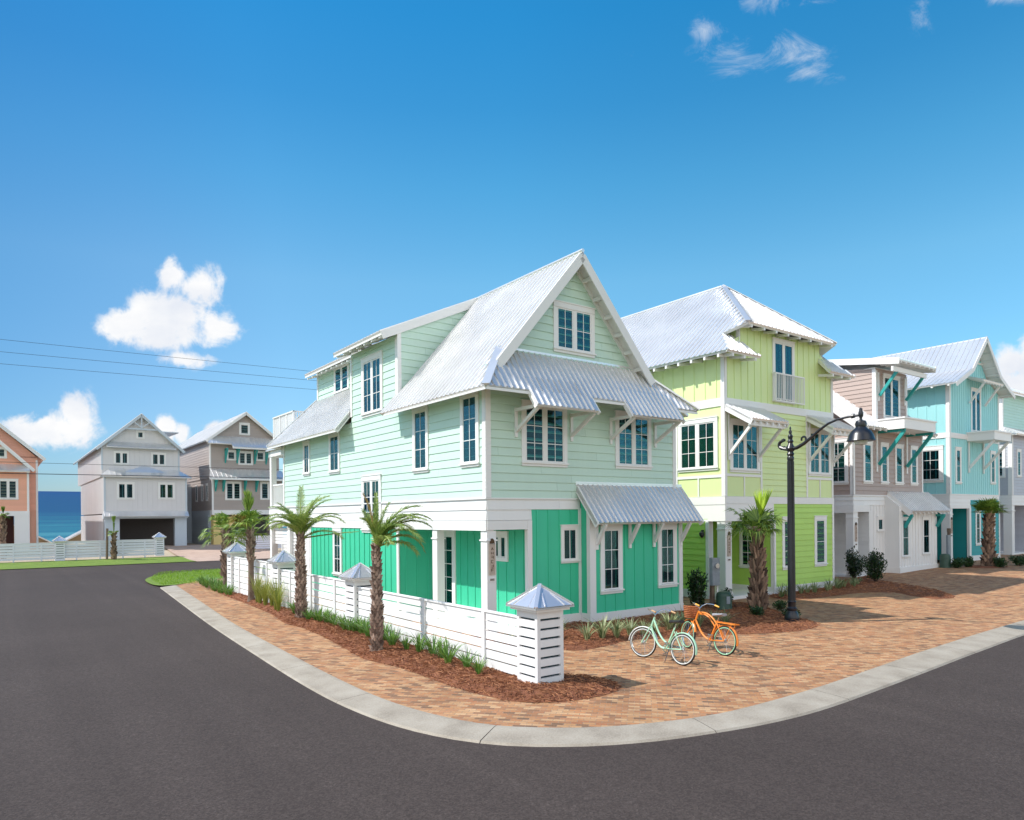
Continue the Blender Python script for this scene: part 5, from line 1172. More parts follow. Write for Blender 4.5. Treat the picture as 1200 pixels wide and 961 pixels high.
for k, (az, el, L, dr) in enumerate(((170, 62, 1.45, 2.1), (190, 55, 1.3, 2.2), (150, 72, 1.3, 1.4), (100, 86, 1.65, 0.4), (30, 72, 1.5, 1.2), (10, 66, 1.55, 1.7), (0, 55, 1.65, 2.0), (-12, 30, 1.55, 1.5), (-8, 8, 1.9, 0.1), (60, 75, 1.4, 1.0), (-60, 72, 1.2, 1.3), (215, 66, 1.2, 1.9), (-100, 75, 1.1, 1.4), (20, 82, 1.5, 0.8), (200, 80, 1.35, 1.0), (160, 50, 1.3, 1.9), (180, 74, 1.4, 1.6), (40, 60, 1.4, 1.9), (-40, 60, 1.2, 1.8), (120, 66, 1.3, 1.6), (240, 60, 1.1, 1.9), (5, 78, 1.55, 1.3))):
    feather(mb, b+V((0, 0, random.uniform(-0.15, 0.08))), D(az), D(el), L, dr, nl=52, ll=0.30 if k != 8 else 0.16, seed=k+40, mi=0, fold=0.9 if el < 76 else 0.4)
mb.build('crown', [PALMG, PALMO], p3, solid=False)
# two sabal palms at the end of the strip
p2 = palm(-2.87, 11.7, 0.03, 2.75, 0.125, 0.095, 'fan palm with yellowing old leaves and bare grey trunk', seed=7, size=0.10, smooth_to=0.55, boots=1.25, bootm=BOOT)
mb = MB(); b = V((0, 0, 2.7))
for k in range(34):
    el = random.uniform(-15, 88) if k < 28 else random.uniform(76, 90); az = random.uniform(0, 360); mi = 1 if (k in (3, 7, 11, 15) and el < 55) else 0
    fan(mb, b+V((0, 0, random.uniform(-0.25, 0.1))), D(az), D(el), random.uniform(0.45, 0.8) if el < 70 else random.uniform(0.7, 1.1), random.uniform(0.5, 0.7), seed=k, mi=mi, spread=1.1 if el < 75 else 0.4, droop=0.9 if el < 70 else 0.15, nseg=18, width=0.022)
for k, az in enumerate((165, 180, 195, 150)): fan(mb, b, D(az), D(random.uniform(25, 60)), 0.6, 0.6, seed=60+k, mi=1, spread=1.2, droop=1.0, nseg=18, width=0.02)
mb.build('crown', [PALMF, PALMO], p2, solid=False)
p1 = palm(-2.55, 16.55, 0.03, 2.6, 0.155, 0.12, 'leftmost fan palm of the brick strip with shaggy booted trunk', seed=9, size=0.12, smooth_to=0.25, boots=1.35)
mb = MB(); b = V((0, 0, 2.55))
for k in range(32):
    el = random.uniform(-25, 84); az = random.uniform(0, 360)
    fan(mb, b+V((0, 0, random.uniform(-0.2, 0.1))), D(az), D(el), random.uniform(0.4, 0.75), random.uniform(0.5, 0.68), seed=k+90, mi=0, spread=1.1, droop=1.0, nseg=18, width=0.024)
mb.build('crown', [PALMF, PALMO], p1, solid=False)
# stout booted palm in front of the lime house
hp = palm(9.43, -1.88, 0.02, 2.62, 0.235, 0.105, 'stout shaggy palm with bright yellow spear leaf before the lime house', seed=11, size=0.125, boots=1.6, bootm=BOOTD, flare=0.3)
mb = MB(); b = V((0, 0, 2.55))
for k, (az, el, pet, R, mi, sp, dr) in enumerate(((165, 44, 0.7, 0.95, 0, 1.4, 0.75), (182, 30, 0.6, 0.9, 0, 1.5, 1.0), (200, 8, 0.45, 0.75, 0, 1.4, 1.2), (70, 72, 0.5, 0.75, 0, 1.3, 0.4), (40, 74, 0.55, 0.95, 1, 0.36, 0.05), (30, 70, 0.55, 1.0, 1, 0.3, 0.05), (10, 48, 0.5, 0.8, 0, 1.4, 0.6), (-20, 20, 0.35, 0.6, 0, 1.4, 1.0), (-70, 30, 0.35, 0.6, 0, 1.5, 1.1), (110, 60, 0.4, 0.65, 0, 1.4, 0.8), (-110, 10, 0.35, 0.6, 0, 1.4, 1.2), (5, 62, 0.45, 0.6, 0, 1.0, 0.5), (150, 62, 0.5, 0.8, 0, 1.2, 0.7), (-45, 55, 0.35, 0.6, 0, 1.4, 0.9), (140, 30, 0.5, 0.75, 0, 1.4, 1.0), (-5, 32, 0.5, 0.75, 0, 1.4, 0.9), (225, 40, 0.5, 0.7, 0, 1.4, 0.9), (95, 40, 0.45, 0.7, 0, 1.4, 0.8), (25, 58, 0.5, 0.8, 0, 1.3, 0.6), (60, 20, 0.35, 0.55, 0, 1.3, 1.1))):
    fan(mb, b+V((0, 0, random.uniform(-0.1, 0.08))), D(az), D(el), pet, R, seed=k+200, mi=mi, spread=sp, droop=dr, nseg=24, width=0.024)
mb.build('crown', [PALMF, PALMY], hp, solid=False)
ap = palm(31.38, -0.72, 0.28, 2.85, 0.26, 0.14, 'stout palm with round fan crown before the aqua house', seed=13, size=0.2, boots=1.15, bootm=BOOTD, flare=0.2)
mb = MB(); b = V((0, 0, 2.8))
for k in range(26):
    el = random.uniform(0, 80); az = random.uniform(0, 360)
    fan(mb, b, D(az), D(el), random.uniform(0.3, 0.5), random.uniform(0.6, 0.8), seed=k+300, spread=1.6, droop=0.5, nseg=20, width=0.035)
mb.build('crown', [PALMF, PALMY], ap, solid=False)
# newly planted palms across the road, their leaves tied up
for (x, y, z, h, lab, sd) in ((-3.3, 46.3, 0.1, 3.0, 'young palm with tied up leaves and a prop at the far fence', 21), (-10.2, 48.6, 0.2, 3.4, 'thin young palm with tied up leaves before the coral house', 23)):
    t = palm(x, y, z, h*0.68 if sd == 21 else h, 0.14, 0.11, lab, seed=sd, size=0.16, boots=1.1, bootm=BOOTD)
    mb = MB(); b = V((0, 0, h*0.66 if sd == 21 else h-0.05))
    for k in range(9): fan(mb, b, D(random.uniform(0, 360)), D(random.uniform(84, 89)), 0.9 if sd == 21 else 0.15, 0.55, seed=sd+k, spread=0.25, droop=0.0, nseg=10, width=0.03)
    for k in range(8): fan(mb, b, D(random.uniform(0, 360)), D(random.uniform(-20, 40)), 0.22, 0.36, seed=sd+k+30, spread=1.4, droop=0.8, nseg=12, width=0.03)
    mb.build('crown', [PALMF], t, solid=False)
    mb = MB(); mb.bar((-0.55, 0, -0.1), (-0.5, 0, 2.4 if sd == 21 else 1.6), 0.12, 0.12); mb.build('prop', WOOD, t)

def clump_mesh(n, h, spread, seed, w=0.012):
    r = random.Random(seed); mb = MB()
    for i in range(n):
        a = r.uniform(0, 2*PI); L = h*r.uniform(0.7, 1.25); o = V((math.cos(a), math.sin(a), 0)); s = V((-math.sin(a), math.cos(a), 0))*w
        p = o*r.uniform(0, 0.06); lean = r.uniform(0.15, spread); q = [p]
        for k in range(1, 4): t = k/3; q.append(p+o*(lean*L*t*t*1.0+0.05*t)+V((0, 0, L*(t-0.42*lean*t*t))))
        b = len(mb.v)
        mb.v += [tuple(q[0]-s*0.7), tuple(q[0]+s*0.7), tuple(q[1]-s), tuple(q[1]+s), tuple(q[2]-s*0.8), tuple(q[2]+s*0.8), tuple(q[3])]
        mb.f += [(0+b, 1+b, 3+b, 2+b), (2+b, 3+b, 5+b, 4+b), (4+b, 5+b, 6+b)]; mb.m += [0, 0, 0]
    return mb
def clumps(name, mat, spots, n, h, spread, label, cat, group, zf, w=0.012, var=3):
    src = []
    for k in range(var):
        o = clump_mesh(n, h, spread, k*17+n, w).build(name, mat, solid=False); src.append(o)
    for i, (x, y) in enumerate(spots):
        o = src[i] if i < var else src[i % var].copy()
        if i >= var: C.objects.link(o)
        o.matrix_world = FR @ Matrix.Translation((x, y, zf(x, y)-0.01)) @ Matrix.Rotation(random.uniform(0, 6.28), 4, 'Z') @ Matrix.Scale(random.uniform(0.85, 1.35), 4)
        tag(o, label, cat, group)
R_ = random.Random(4)
sp = [(-2.95+R_.uniform(-0.12, 0.12), -4.0+i*0.5+R_.uniform(-0.14, 0.14)) for i in range(13)]
sp += [(-2.95+R_.uniform(-0.12, 0.14), 2.0+i*0.36+R_.uniform(-0.1, 0.1)) for i in range(15)]
sp += [(-2.9+R_.uniform(-0.1, 0.1), 14.4+i*0.42) for i in range(14)]+[(-2.55+R_.uniform(-0.1, 0.1), 16.4+i*0.45) for i in range(10)]
clumps('lilyturf_plant', LIRI, sp, 34, 0.42, 0.95, 'green strappy lilyturf clump planted along the white fence', 'lilyturf', 'lilyturf along the white fence', zA)
sp = [(-2.95+R_.uniform(-0.12, 0.1), 7.9+i*0.42) for i in range(8)]
clumps('ornamental_grass', ORNG, sp, 70, 0.85, 0.5, 'tall yellow green grass tuft between the fan palm and feather palm', 'ornamental grass', 'grass tufts at the fence', zA, w=0.008)
sp = [(-0.4+i*0.42+R_.uniform(-0.08, 0.08), -1.5-0.06*i+R_.uniform(-0.25, 0.1)-(0.7 if i > 3 else 0)) for i in range(16)]
clumps('variegated_lilyturf', VARI, sp, 46, 0.5, 1.0, 'cream striped lilyturf clump before the green boarded wall', 'lilyturf', 'striped lilyturf before the mint house', zB)
sp = [(13.3+i*0.42+R_.uniform(-0.1, 0.1), -0.25+R_.uniform(-0.2, 0.2)) for i in range(15)]
clumps('variegated_lilyturf', VARI, sp, 30, 0.42, 0.9, 'cream striped lilyturf clump below the lime house wall', 'lilyturf', 'striped lilyturf before the lime house', zC)

def shrub(x, y, z, rx, h, label, seed, mat=BUSHL, leaves=900, group=None, ls=0.09):
    t = thing('shrub', label, 'shrub', x, y, z, group=group)
    r = random.Random(seed); st = MB(); lf = MB()
    for i in range(16):
        a = r.uniform(0, 2*PI); q = r.uniform(0.15, 1)*rx*0.85; top = V((math.cos(a)*q, math.sin(a)*q, h*r.uniform(0.65, 1.05)*(1-0.3*(q/rx)**2)))
        base = V((math.cos(a)*0.05, math.sin(a)*0.05, 0)); mid = base.lerp(top, 0.5)+V((math.cos(a), math.sin(a), 0))*0.07*rx
        st.tube([base, mid, top], [0.012, 0.009, 0.004], 4)
        for j in range(leaves//9):
            tt = r.uniform(0.12, 1.0); p = (base.lerp(mid, tt*2) if tt < 0.5 else mid.lerp(top, tt*2-1))
            d = V((r.uniform(-1, 1), r.uniform(-1, 1), r.uniform(-0.1, 1.2))).normalized(); s = d.cross(V((r.uniform(-1, 1), r.uniform(-1, 1), r.uniform(-1, 1)))).normalized()
            p = p+V((r.uniform(-1, 1), r.uniform(-1, 1), r.uniform(-0.5, 0.7)))*0.10*rx/0.5; L = ls*r.uniform(0.8, 1.7)
            lf.poly([p, p+d*L*0.5+s*L*0.2, p+d*L, p+d*L*0.5-s*L*0.2])
    st.build('stem', TWIG, t, solid=False); lf.build('foliage', mat, t, solid=False)
    return t
shrub(8.3, -0.35, 0.03, 0.6, 1.25, 'dark leafy shrub behind the orange bicycle at the corner of the green wall', 1)
shrub(21.2, 1.15, 0.2, 0.62, 1.35, 'dark shrub left of its twin before the taupe house column', 2); shrub(20.3, -0.3, 0.2, 0.75, 1.4, 'largest dark shrub before the white wall of the taupe house', 3, leaves=1200)
shrub(9.2, -0.85, 0.05, 0.38, 0.62, 'low dark shrub behind the green utility cabinet', 4, BUSHM, 600, ls=0.06)
shrub(8.2, -2.7, 0.05, 0.35, 0.28, 'low green tuft left of the stout palm in the straw', 5, BUSHM, 400, ls=0.06); shrub(8.75, -3.5, 0.05, 0.32, 0.24, 'small green tuft nearest the lamp post', 6, BUSHM, 350, ls=0.06); shrub(9.9, -2.35, 0.05, 0.3, 0.3, 'low green tuft right of the stout palm foot', 7, BUSHM, 350, ls=0.06)
for i, (x, y, w, lab) in enumerate(((29.5, 0.1, 0.5, 'low rounded shrub beside the green cabinet of the aqua house'), (30.4, -0.1, 0.42, 'low rounded shrub just left of the aqua house palm'), (31.2, -1.3, 0.45, 'low rounded shrub in front of the aqua house palm'), (33.4, -1.4, 0.7, 'wide low shrub right of the aqua house palm'))):
    shrub(x, y, 0.28, w, 0.55, lab, 20+i, BUSHM, 600, ls=0.08)
for i in range(9):
    mb = MB(); r = random.Random(i); bm_ = [(0.0, 0), (0.1*r.uniform(.8, 1.4), 0.02), (0.12, 0.08), (0.06, 0.15), (0.0, 0.17)]
    mb.lathe(bm_, (0, 0, 0), 7)
    o = mb.build('stone', STONE, loc=(33.2+i*0.33, -2.6+r.uniform(-0.35, 0.35), 0.27)); o.scale = (1.5*r.uniform(.8, 1.5), 1.2, 1)
    tag(o, 'pale stone in the loose row before the grey house', 'stone', 'pale stones at the right edge')

# ================================================================== street lamp
lp = thing('street_lamp', 'black street lamp with arched arm and bell shade on the brick paving', 'street lamp', 8.05, -3.96, 0.0)
mb = MB(); mb.lathe([(0.24, 0), (0.25, 0.05), (0.2, 0.1), (0.21, 0.16), (0.17, 0.3), (0.13, 0.36), (0.145, 0.4), (0.145, 0.44), (0.11, 0.48), (0.11, 0.6), (0.125, 0.63), (0.105, 0.66)], n=20); mb.build('base', BLACK, lp, smooth=True)
mb = MB(); mb.lathe([(0.105, 0.66), (0.1, 2.5), (0.088, 4.75), (0.1, 4.78), (0.1, 4.83), (0.08, 4.87), (0.105, 4.93), (0.075, 5.0)], n=20)
for i in range(10): a = 2*PI*i/10; mb.tube([(0.098*math.cos(a), 0.098*math.sin(a), 0.68), (0.085*math.cos(a), 0.085*math.sin(a), 4.72)], 0.014, 5)
mb.build('pole', BLACK, lp, smooth=True)
mb = MB(); mb.lathe([(0.075, 5.0), (0.11, 5.03), (0.13, 5.1), (0.09, 5.18), (0.06, 5.25), (0.09, 5.3), (0.055, 5.36), (0.075, 5.45), (0.035, 5.52), (0.05, 5.58), (0.02, 5.64), (0.03, 5.69), (0.0, 5.75)], n=16)
mb.ring((0, 0.26, 5.22), 0.11, 0.045, ax=(1, 0, 0), n=16, k=7, a0=-2.6, a1=1.6, e1=(0, 1, 0)); mb.tube([(0, 0.05, 5.08), (0, 0.2, 5.1), (0, 0.34, 5.16)], [0.06, 0.055, 0.045], 8); mb.lathe([(0, 0), (0.06, 0.03), (0.06, 0.08), (0, 0.11)], (0, 0.22, 5.3), 8)
mb.build('finial', BLACK, lp, smooth=True)
mb = MB(); P = []
for (y, z) in ((0.0, 5.08), (-0.2, 5.1), (-0.42, 5.2), (-0.66, 5.36), (-0.9, 5.54), (-1.15, 5.69), (-1.4, 5.77), (-1.7, 5.81), (-2.05, 5.82)): P.append((0, y, z))
mb.tube(P, [0.055, 0.052, 0.05, 0.042, 0.036, 0.032, 0.03, 0.03, 0.03], 10); mb.ring((0, -0.42, 5.33), 0.07, 0.03, ax=(1, 0, 0), n=12, k=6, a0=-0.5, a1=3.8, e1=(0, 1, 0))
mb.tube([(0, -1.82, 5.82), (0, -1.9, 5.82)], 0.06, 8); mb.build('arm', BLACK, lp, smooth=True)
sh = MB(); c = (0, -2.08, 0)
sh.lathe([(0.0, 6.02), (0.04, 6.0), (0.045, 5.93), (0.065, 5.88), (0.06, 5.8), (0.03, 5.74), (0.04, 5.69), (0.12, 5.66), (0.15, 5.58), (0.13, 5.5), (0.16, 5.46), (0.25, 5.39), (0.31, 5.28), (0.34, 5.17), (0.36, 5.13), (0.345, 5.125), (0.32, 5.16), (0.29, 5.26), (0.2, 5.38), (0.0, 5.42)], c, 24)
so = sh.build('lamp_shade', BLACK, lp, smooth=True)
mb = MB(); mb.lathe([(0.16, 5.18), (0.17, 5.1), (0.14, 5.03), (0.0, 5.01)], c, 16); mb.build('lens', DIFF, so, smooth=True)

# ================================================================== bicycles
def bike(x, y, heading, label, frame_m, tyre_m, orange):
    t = thing('bicycle', label, 'bicycle', x, y, 0.0, rz=heading)
    t.matrix_world = t.matrix_world @ Matrix.Rotation(D(7), 4, 'X')
    WB, RR = 1.12, 0.33
    for (wx, st) in ((0.0, 0.0), (WB, D(-18 if orange else 14))):
        mb = MB(); mb.ring((0, 0, 0), 0.285, 0.014, n=40, k=6); mb.lathe([(0.02, -0.05), (0.03, -0.03), (0.03, 0.03), (0.02, 0.05)], n=8)
        for i in range(28):
            a = 2*PI*i/28; s = 1 if i % 2 else -1; mb.tube([(0.02*math.cos(a+0.7*s), 0.03*s, 0.02*math.sin(a+0.7*s)), (0.28*math.cos(a), 0, 0.28*math.sin(a))], 0.0022, 3)
        w = mb.build('wheel', CHROME, t, smooth=True); w.matrix_parent_inverse = Matrix()
        w.location = (wx, 0, RR); w.rotation_euler = (0, 0, st)
        mb = MB(); mb.ring((0, 0, 0), 0.306, 0.026, n=48, k=10)
        # pale sidewall bands
        for s in (-1, 1): mb.ring((0, s*0.019, 0), 0.298, 0.011, n=48, k=6, mi=1)
        mb.build('tyre', [RUBBER, tyre_m], w, smooth=True)
        mb = MB(); 
        b0 = len(mb.v); a0, a1 = (D(-10), D(190)) if wx == 0 else (D(0), D(165))
        n = 24
        for i in range(n+1):
            a = a0+(a1-a0)*i/n
            for (dy, rr) in ((-0.032, 0.345), (-0.018, 0.362), (0.018, 0.362), (0.032, 0.345)): mb.v.append((rr*math.cos(a), dy, rr*math.sin(a)))
        for i in range(n):
            for j in range(3): q = i*4+j; mb.f.append((q, q+1, q+5, q+4)); mb.m.append(0)
        mb.build('fender', frame_m if wx == 0 or orange else WHITEW, w, solid=False, smooth=True)
    mb = MB(); hd_t, hd_b, bb, st_t = V((0.86, 0, 0.88)), V((0.92, 0, 0.70)), V((0.45, 0, 0.29)), V((0.26, 0, 0.76))
    def arc(p, q, sag, n=10, dy=0.0): return [p.lerp(q, i/n)+V((0, dy, sag*math.sin(PI*i/n))) for i in range(n+1)]
    mb.tube([hd_t+V((-0.02, 0, 0.04)), hd_b], 0.022, 8); mb.tube([bb, st_t], 0.018, 8)
    if orange:
        mb.tube(arc(hd_t, V((0.02, 0, 0.36)), 0.20, 14), 0.02, 8); mb.tube(arc(hd_b, bb, -0.09, 12), 0.022, 8); mb.tube(arc(V((0.80, 0, 0.85)), V((0.33, 0, 0.62)), 0.09), 0.018, 8)
    else:
        mb.tube(arc(hd_t, bb+V((-0.05, 0, 0.10)), -0.10, 12), 0.02, 8); mb.tube(arc(hd_b, bb, -0.14, 12), 0.022, 8)
    for s in (-1, 1):
        mb.tube([(0, 0.055*s, RR), (0.24, 0.03*s, 0.68)], 0.011, 6); mb.tube([(0, 0.055*s, RR), bb+V((0, 0.03*s, 0))], 0.012, 6)
        mb.tube([hd_b+V((0.0, 0.04*s, 0.0)), (0.99, 0.06*s, 0.55), (WB, 0.06*s, RR)], 0.013, 6)
    mb.build('frame', frame_m, t, smooth=True)
    mb = MB(); mb.tube([hd_t, hd_t+V((-0.03, 0, 0.10))], 0.014, 8)
    for s in (-1, 1):
        mb.tube([(0.83, 0, 0.98), (0.86, 0.10*s, 1.04), (0.84, 0.24*s, 1.10), (0.72, 0.32*s, 1.10), (0.56, 0.33*s, 1.06)], 0.011, 8)
        mb.tube([(0.66, 0.325*s, 1.085), (0.54, 0.332*s, 1.055)], 0.019, 8, 1)
    mb.build('handlebar', [CHROME, YGRIP if orange else TAN], t, smooth=True)
    mb = MB(); mb.tube([st_t, (0.24, 0, 0.84)], 0.013, 8, 1)
    prof = [(0.42, 0.02, 0.0), (0.34, 0.035, 0.012), (0.24, 0.085, 0.016), (0.14, 0.115, 0.03), (0.08, 0.10, 0.04)]; b0 = len(mb.v); n = 10
    for (px, w, dz_) in prof:
        for j in range(n): a = 2*PI*j/n; mb.v.append((px, w*math.cos(a), 0.875+dz_+0.034*math.sin(a)))
    for i in range(len(prof)-1):
        for j in range(n): j2 = (j+1) % n; mb.f.append((b0+i*n+j, b0+i*n+j2, b0+(i+1)*n+j2, b0+(i+1)*n+j)); mb.m.append(0)
    mb.f += [tuple(b0+j for j in range(n)), tuple(b0+(len(prof)-1)*n+j for j in range(n))]; mb.m += [0, 0]
    mb.build('saddle', [SEATW if orange else SEATM, CHROME], t, smooth=True)
    mb = MB(); mb.ring(bb, 0.085, 0.012, n=24, k=6); mb.tube([bb+V((0, -0.06, 0)), bb+V((0.10, -0.07, -0.13))], 0.01, 6); mb.tube([bb+V((0, 0.06, 0)), bb+V((-0.10, 0.07, 0.13))], 0.01, 6)
    mb.box(bb.x+0.06, bb.x+0.14, -0.15, -0.07, bb.z-0.145, bb.z-0.12); mb.box(bb.x-0.14, bb.x-0.06, 0.07, 0.15, bb.z+0.12, bb.z+0.145)
    mb.bar((0.0, -0.05, RR+0.03), (bb.x, -0.05, bb.z+0.07), 0.01, 0.05); mb.bar((0.0, -0.05, RR-0.035), (bb.x, -0.05, bb.z-0.06), 0.008, 0.012)
    mb.build('crankset', CHROME, t, smooth=True)
    mb = MB(); mb.tube([(0.36, 0.03, 0.28), (0.30, 0.2, 0.03)], 0.009, 6); mb.build('kickstand', BLACK, t)
    if orange:
        mb = MB()
        for s in (-1, 1): mb.bar((-0.3, 0.07*s, 0.73), (0.2, 0.07*s, 0.73), 0.02, 0.025); mb.tube([(-0.2, 0.07*s, 0.72), (0, 0.06*s, RR)], 0.007, 5)
        for i in range(6): mb.box(-0.29+i*0.09, -0.25+i*0.09, -0.08, 0.08, 0.735, 0.75)
        mb.build('rack', BIKEO, t)
        mb = MB(); n = 18
        for k in range(7):
            z = 0.74+k*0.042; w = 0.12+0.007*k; mb.ring((1.08, 0, z), w, 0.017, ax=(0, 0, 1), n=20, k=6, e1=(1, 0, 0), e2=(0, 1.25, 0))
        for i in range(n): a = 2*PI*i/n; mb.tube([(1.08+0.12*math.cos(a), 0.15*math.sin(a), 0.73), (1.08+0.165*math.cos(a), 0.205*math.sin(a), 1.0)], 0.008, 4)
        mb.lathe([(0.0, 0.735), (0.12, 0.735), (0.12, 0.75), (0.0, 0.75)], (1.08, 0, 0), 14); mb.build('basket', WICKER, t)
    return t
rear1, front1 = V((1.00, -5.84)), V((1.03, -4.57))
bike(1.02, -5.80, D(91), 'pale green cruiser bicycle with whitewall tyres on the brick paving', BIKEG, WHITEW, False)
bike(2.55, -5.72, D(86), 'orange cruiser bicycle with wicker basket and mint rimmed tyres', BIKEO, MINTW, True)

# ================================================================== utility boxes and cables
t = thing('utility_cabinet', 'squat dark green utility cabinet in the straw left of the stout palm', 'cabinet', 8.62, -1.15, 0.03, rz=D(-20))
mb = MB(); mb.lathe([(0.27, 0), (0.28, 0.06), (0.255, 0.1), (0.25, 0.45), (0.24, 0.53), (0.19, 0.6), (0.1, 0.63), (0.0, 0.635)], n=18); mb.build('cover', BOXGREEN, t, smooth=True)
mb = MB(); mb.box(-0.06, 0.07, -0.262, -0.24, 0.24, 0.48); mb.build('label_plate', METERG, t)
t = thing('electric_meter', 'grey electric meter box on a wooden post before the lime house column', 'meter', 8.45, -0.85, 0.0, rz=D(-10))
mb = MB(); mb.box(-0.06, 0.06, -0.02, 0.1, -0.1, 1.75); mb.build('post', WOOD, t)
mb = MB(); mb.box(-0.16, 0.16, -0.16, -0.021, 0.85, 1.75); mb.box(-0.145, 0.145, -0.175, -0.161, 0.87, 1.25); mb.build('meter_box', METERG, t)
mb = MB(); mb.tube([(0.0, -0.161, 1.5), (0, -0.24, 1.5)], 0.085, 14); mb.build('dial', CHROME, t, smooth=True)
mb = MB(); mb.tube([(0.11, -0.09, 0.849), (0.11, -0.09, -0.05)], 0.03, 8); mb.build('conduit', WHITE, t)
t = thing('utility_cabinet', 'dark green utility cabinet beside the aqua house palm', 'cabinet', 29.3, 0.55, 0.28); mb = MB(); mb.lathe([(0.27, 0), (0.25, 0.1), (0.25, 0.6), (0.2, 0.72), (0.0, 0.75)], n=16); mb.build('cover', BOXGREEN, t, smooth=True)
t = thing('electric_meter', 'pale meter box on a dark post before the aqua house porch', 'meter', 30.3, 0.7, 0.28); mb = MB(); mb.box(-0.07, 0.07, 0, 0.12, 0, 1.85); mb.box(-0.08, 0.08, -0.01, 0.13, 1.85, 2.05); mb.build('post', WOOD, t); mb = MB(); mb.box(-0.35, -0.08, -0.05, 0.06, 0.6, 1.7); mb.build('meter_box', METERG, t)
def wire(pts, r, label):
    mb = MB(); mb.tube(pts, r, 5); tag(mb.build('power_line', CABLE), label, 'power line', 'power lines over the side road')
def span(p, q, sag, n=24): return [V(p).lerp(V(q), i/n)-V((0, 0, sag*4*(i/n)*(1-i/n))) for i in range(n+1)]
wire(span((-60, 44, 7.3), (60, 44, 7.9), 0.35), 0.014, 'thin lower cable crossing the beach houses above the thick one')
wire(span((-60, 44, 6.35), (60, 44, 7.25), 0.3), 0.026, 'thick dark lowest cable crossing the beach houses')
wire(span((-60, 36, 13.6), (60, 36, 15.3), 0.35), 0.011, 'topmost thin wire in the open sky on the left'); wire(span((-60, 36, 12.7), (60, 36, 14.8), 0.35), 0.011, 'middle thin wire of the three in the open sky'); wire(span((-60, 36, 11.9), (60, 36, 14.2), 0.35), 0.011, 'lowest thin wire of the three in the open sky')

# ================================================================== world, sun, camera
SUN_EL = D(48); sx, sy_ = -0.993, -0.119
wd = bpy.data.worlds.new('World'); bpy.context.scene.world = wd; wd.use_nodes = True
t = wd.node_tree; bg = t.nodes['Background']
sky = add(t, 'ShaderNodeTexSky', sky_type='NISHITA'); sky.sun_disc = False; sky.sun_elevation = SUN_EL; sky.sun_rotation = math.atan2(sx, sy_) % (2*PI)
sky.altitude = 0; sky.air_density = 1.0; sky.dust_density = 0.3; sky.ozone_density = 2.5
def M(op, a, b=None, c=None, clamp=False):
    n = add(t, 'ShaderNodeMath', operation=op); n.use_clamp = clamp
    for i, v in enumerate((a, b, c)):
        if v is None: continue
        if hasattr(v, 'is_linked') or hasattr(v, 'links'): t.links.new(v, n.inputs[i])
        else: n.inputs[i].default_value = v
    return n.outputs[0]
tc = add(t, 'ShaderNodeTexCoord'); sep = add(t, 'ShaderNodeSeparateXYZ'); t.links.new(tc.outputs['Generated'], sep.inputs[0])
dx, dy, dzz = sep.outputs
ysafe = M('MAXIMUM', dy, 0.02); A_ = M('DIVIDE', dx, ysafe); B_ = M('DIVIDE', dzz, ysafe)
cmb = add(t, 'ShaderNodeCombineXYZ'); t.links.new(A_, cmb.inputs[0]); t.links.new(B_, cmb.inputs[1])
def nz(scale, detail, rough, off=0.0, dist=0.0):
    mp = add(t, 'ShaderNodeMapping'); mp.inputs['Location'].default_value = (off, off*0.7, off); mp.inputs['Scale'].default_value = scale
    n = add(t, 'ShaderNodeTexNoise'); n.inputs['Scale'].default_value = 1; n.inputs['Detail'].default_value = detail; n.inputs['Roughness'].default_value = rough; n.inputs['Distortion'].default_value = dist
    t.links.new(cmb.outputs[0], mp.inputs[0]); t.links.new(mp.outputs[0], n.inputs[0]); return n.outputs['Fac']
def P2(px, py): return ((px-600)/825, (604.5-py)/825)
def blob(px, py, rx, ry, k=1.0):
    a, b = P2(px, py); u = M('MULTIPLY', M('SUBTRACT', A_, a), 825/rx); v = M('MULTIPLY', M('SUBTRACT', B_, b), 825/ry)
    r2 = M('ADD', M('MULTIPLY', u, u), M('MULTIPLY', v, v))
    return M('MULTIPLY', M('SUBTRACT', 1.0, M('SQRT', r2)), k)
def mx(lst):
    o = lst[0]
    for q in lst[1:]: o = M('SMOOTH_MAX', o, q, 0.25)
    return o
puff = mx([blob(203, 366, 56, 40), blob(236, 334, 33, 32), blob(205, 320, 22, 26), blob(148, 378, 36, 23), blob(254, 386, 36, 23), blob(190, 390, 46, 19),
           blob(66, 496, 52, 27), blob(88, 480, 27, 32), blob(30, 500, 38, 22), blob(85, 500, 34, 22), blob(195, 500, 16, 18), blob(216, 505, 12, 16), blob(252, 500, 18, 14), blob(222, 418, 40, 10, 0.55),
           blob(1188, 430, 24, 24), blob(1215, 425, 28, 34), blob(1195, 455, 40, 24)])
front_ = M('GREATER_THAN', dy, 0.05)
na = nz((16, 16, 16), 9, 0.62, 3.1, 0.6); nb_ = nz((60, 60, 60), 5, 0.6, 1.7)
nsum = M('ADD', M('MULTIPLY', M('SUBTRACT', na, 0.44), 1.9), M('MULTIPLY', M('SUBTRACT', nb_, 0.5), 0.7))
dens = M('ADD', puff, nsum)
cov = add(t, 'ShaderNodeMapRange', interpolation_type='SMOOTHSTEP'); cov.inputs[1].default_value = 0.02; cov.inputs[2].default_value = 0.62; t.links.new(dens, cov.inputs[0])
wis = mx([blob(870, 70, 70, 32), blob(930, 60, 60, 34), blob(835, 35, 30, 22), blob(895, 5, 40, 26), blob(955, 90, 40, 18), blob(1085, 25, 16, 26, 0.7), blob(1195, 0, 50, 14), blob(960, 5, 60, 14), blob(740, 66, 20, 10, 0.45)])
nw = nz((9, 11, 9), 10, 0.72, 7.3, 1.2); wd_ = M('ADD', wis, M('MULTIPLY', M('SUBTRACT', nw, 0.56), 4.2))
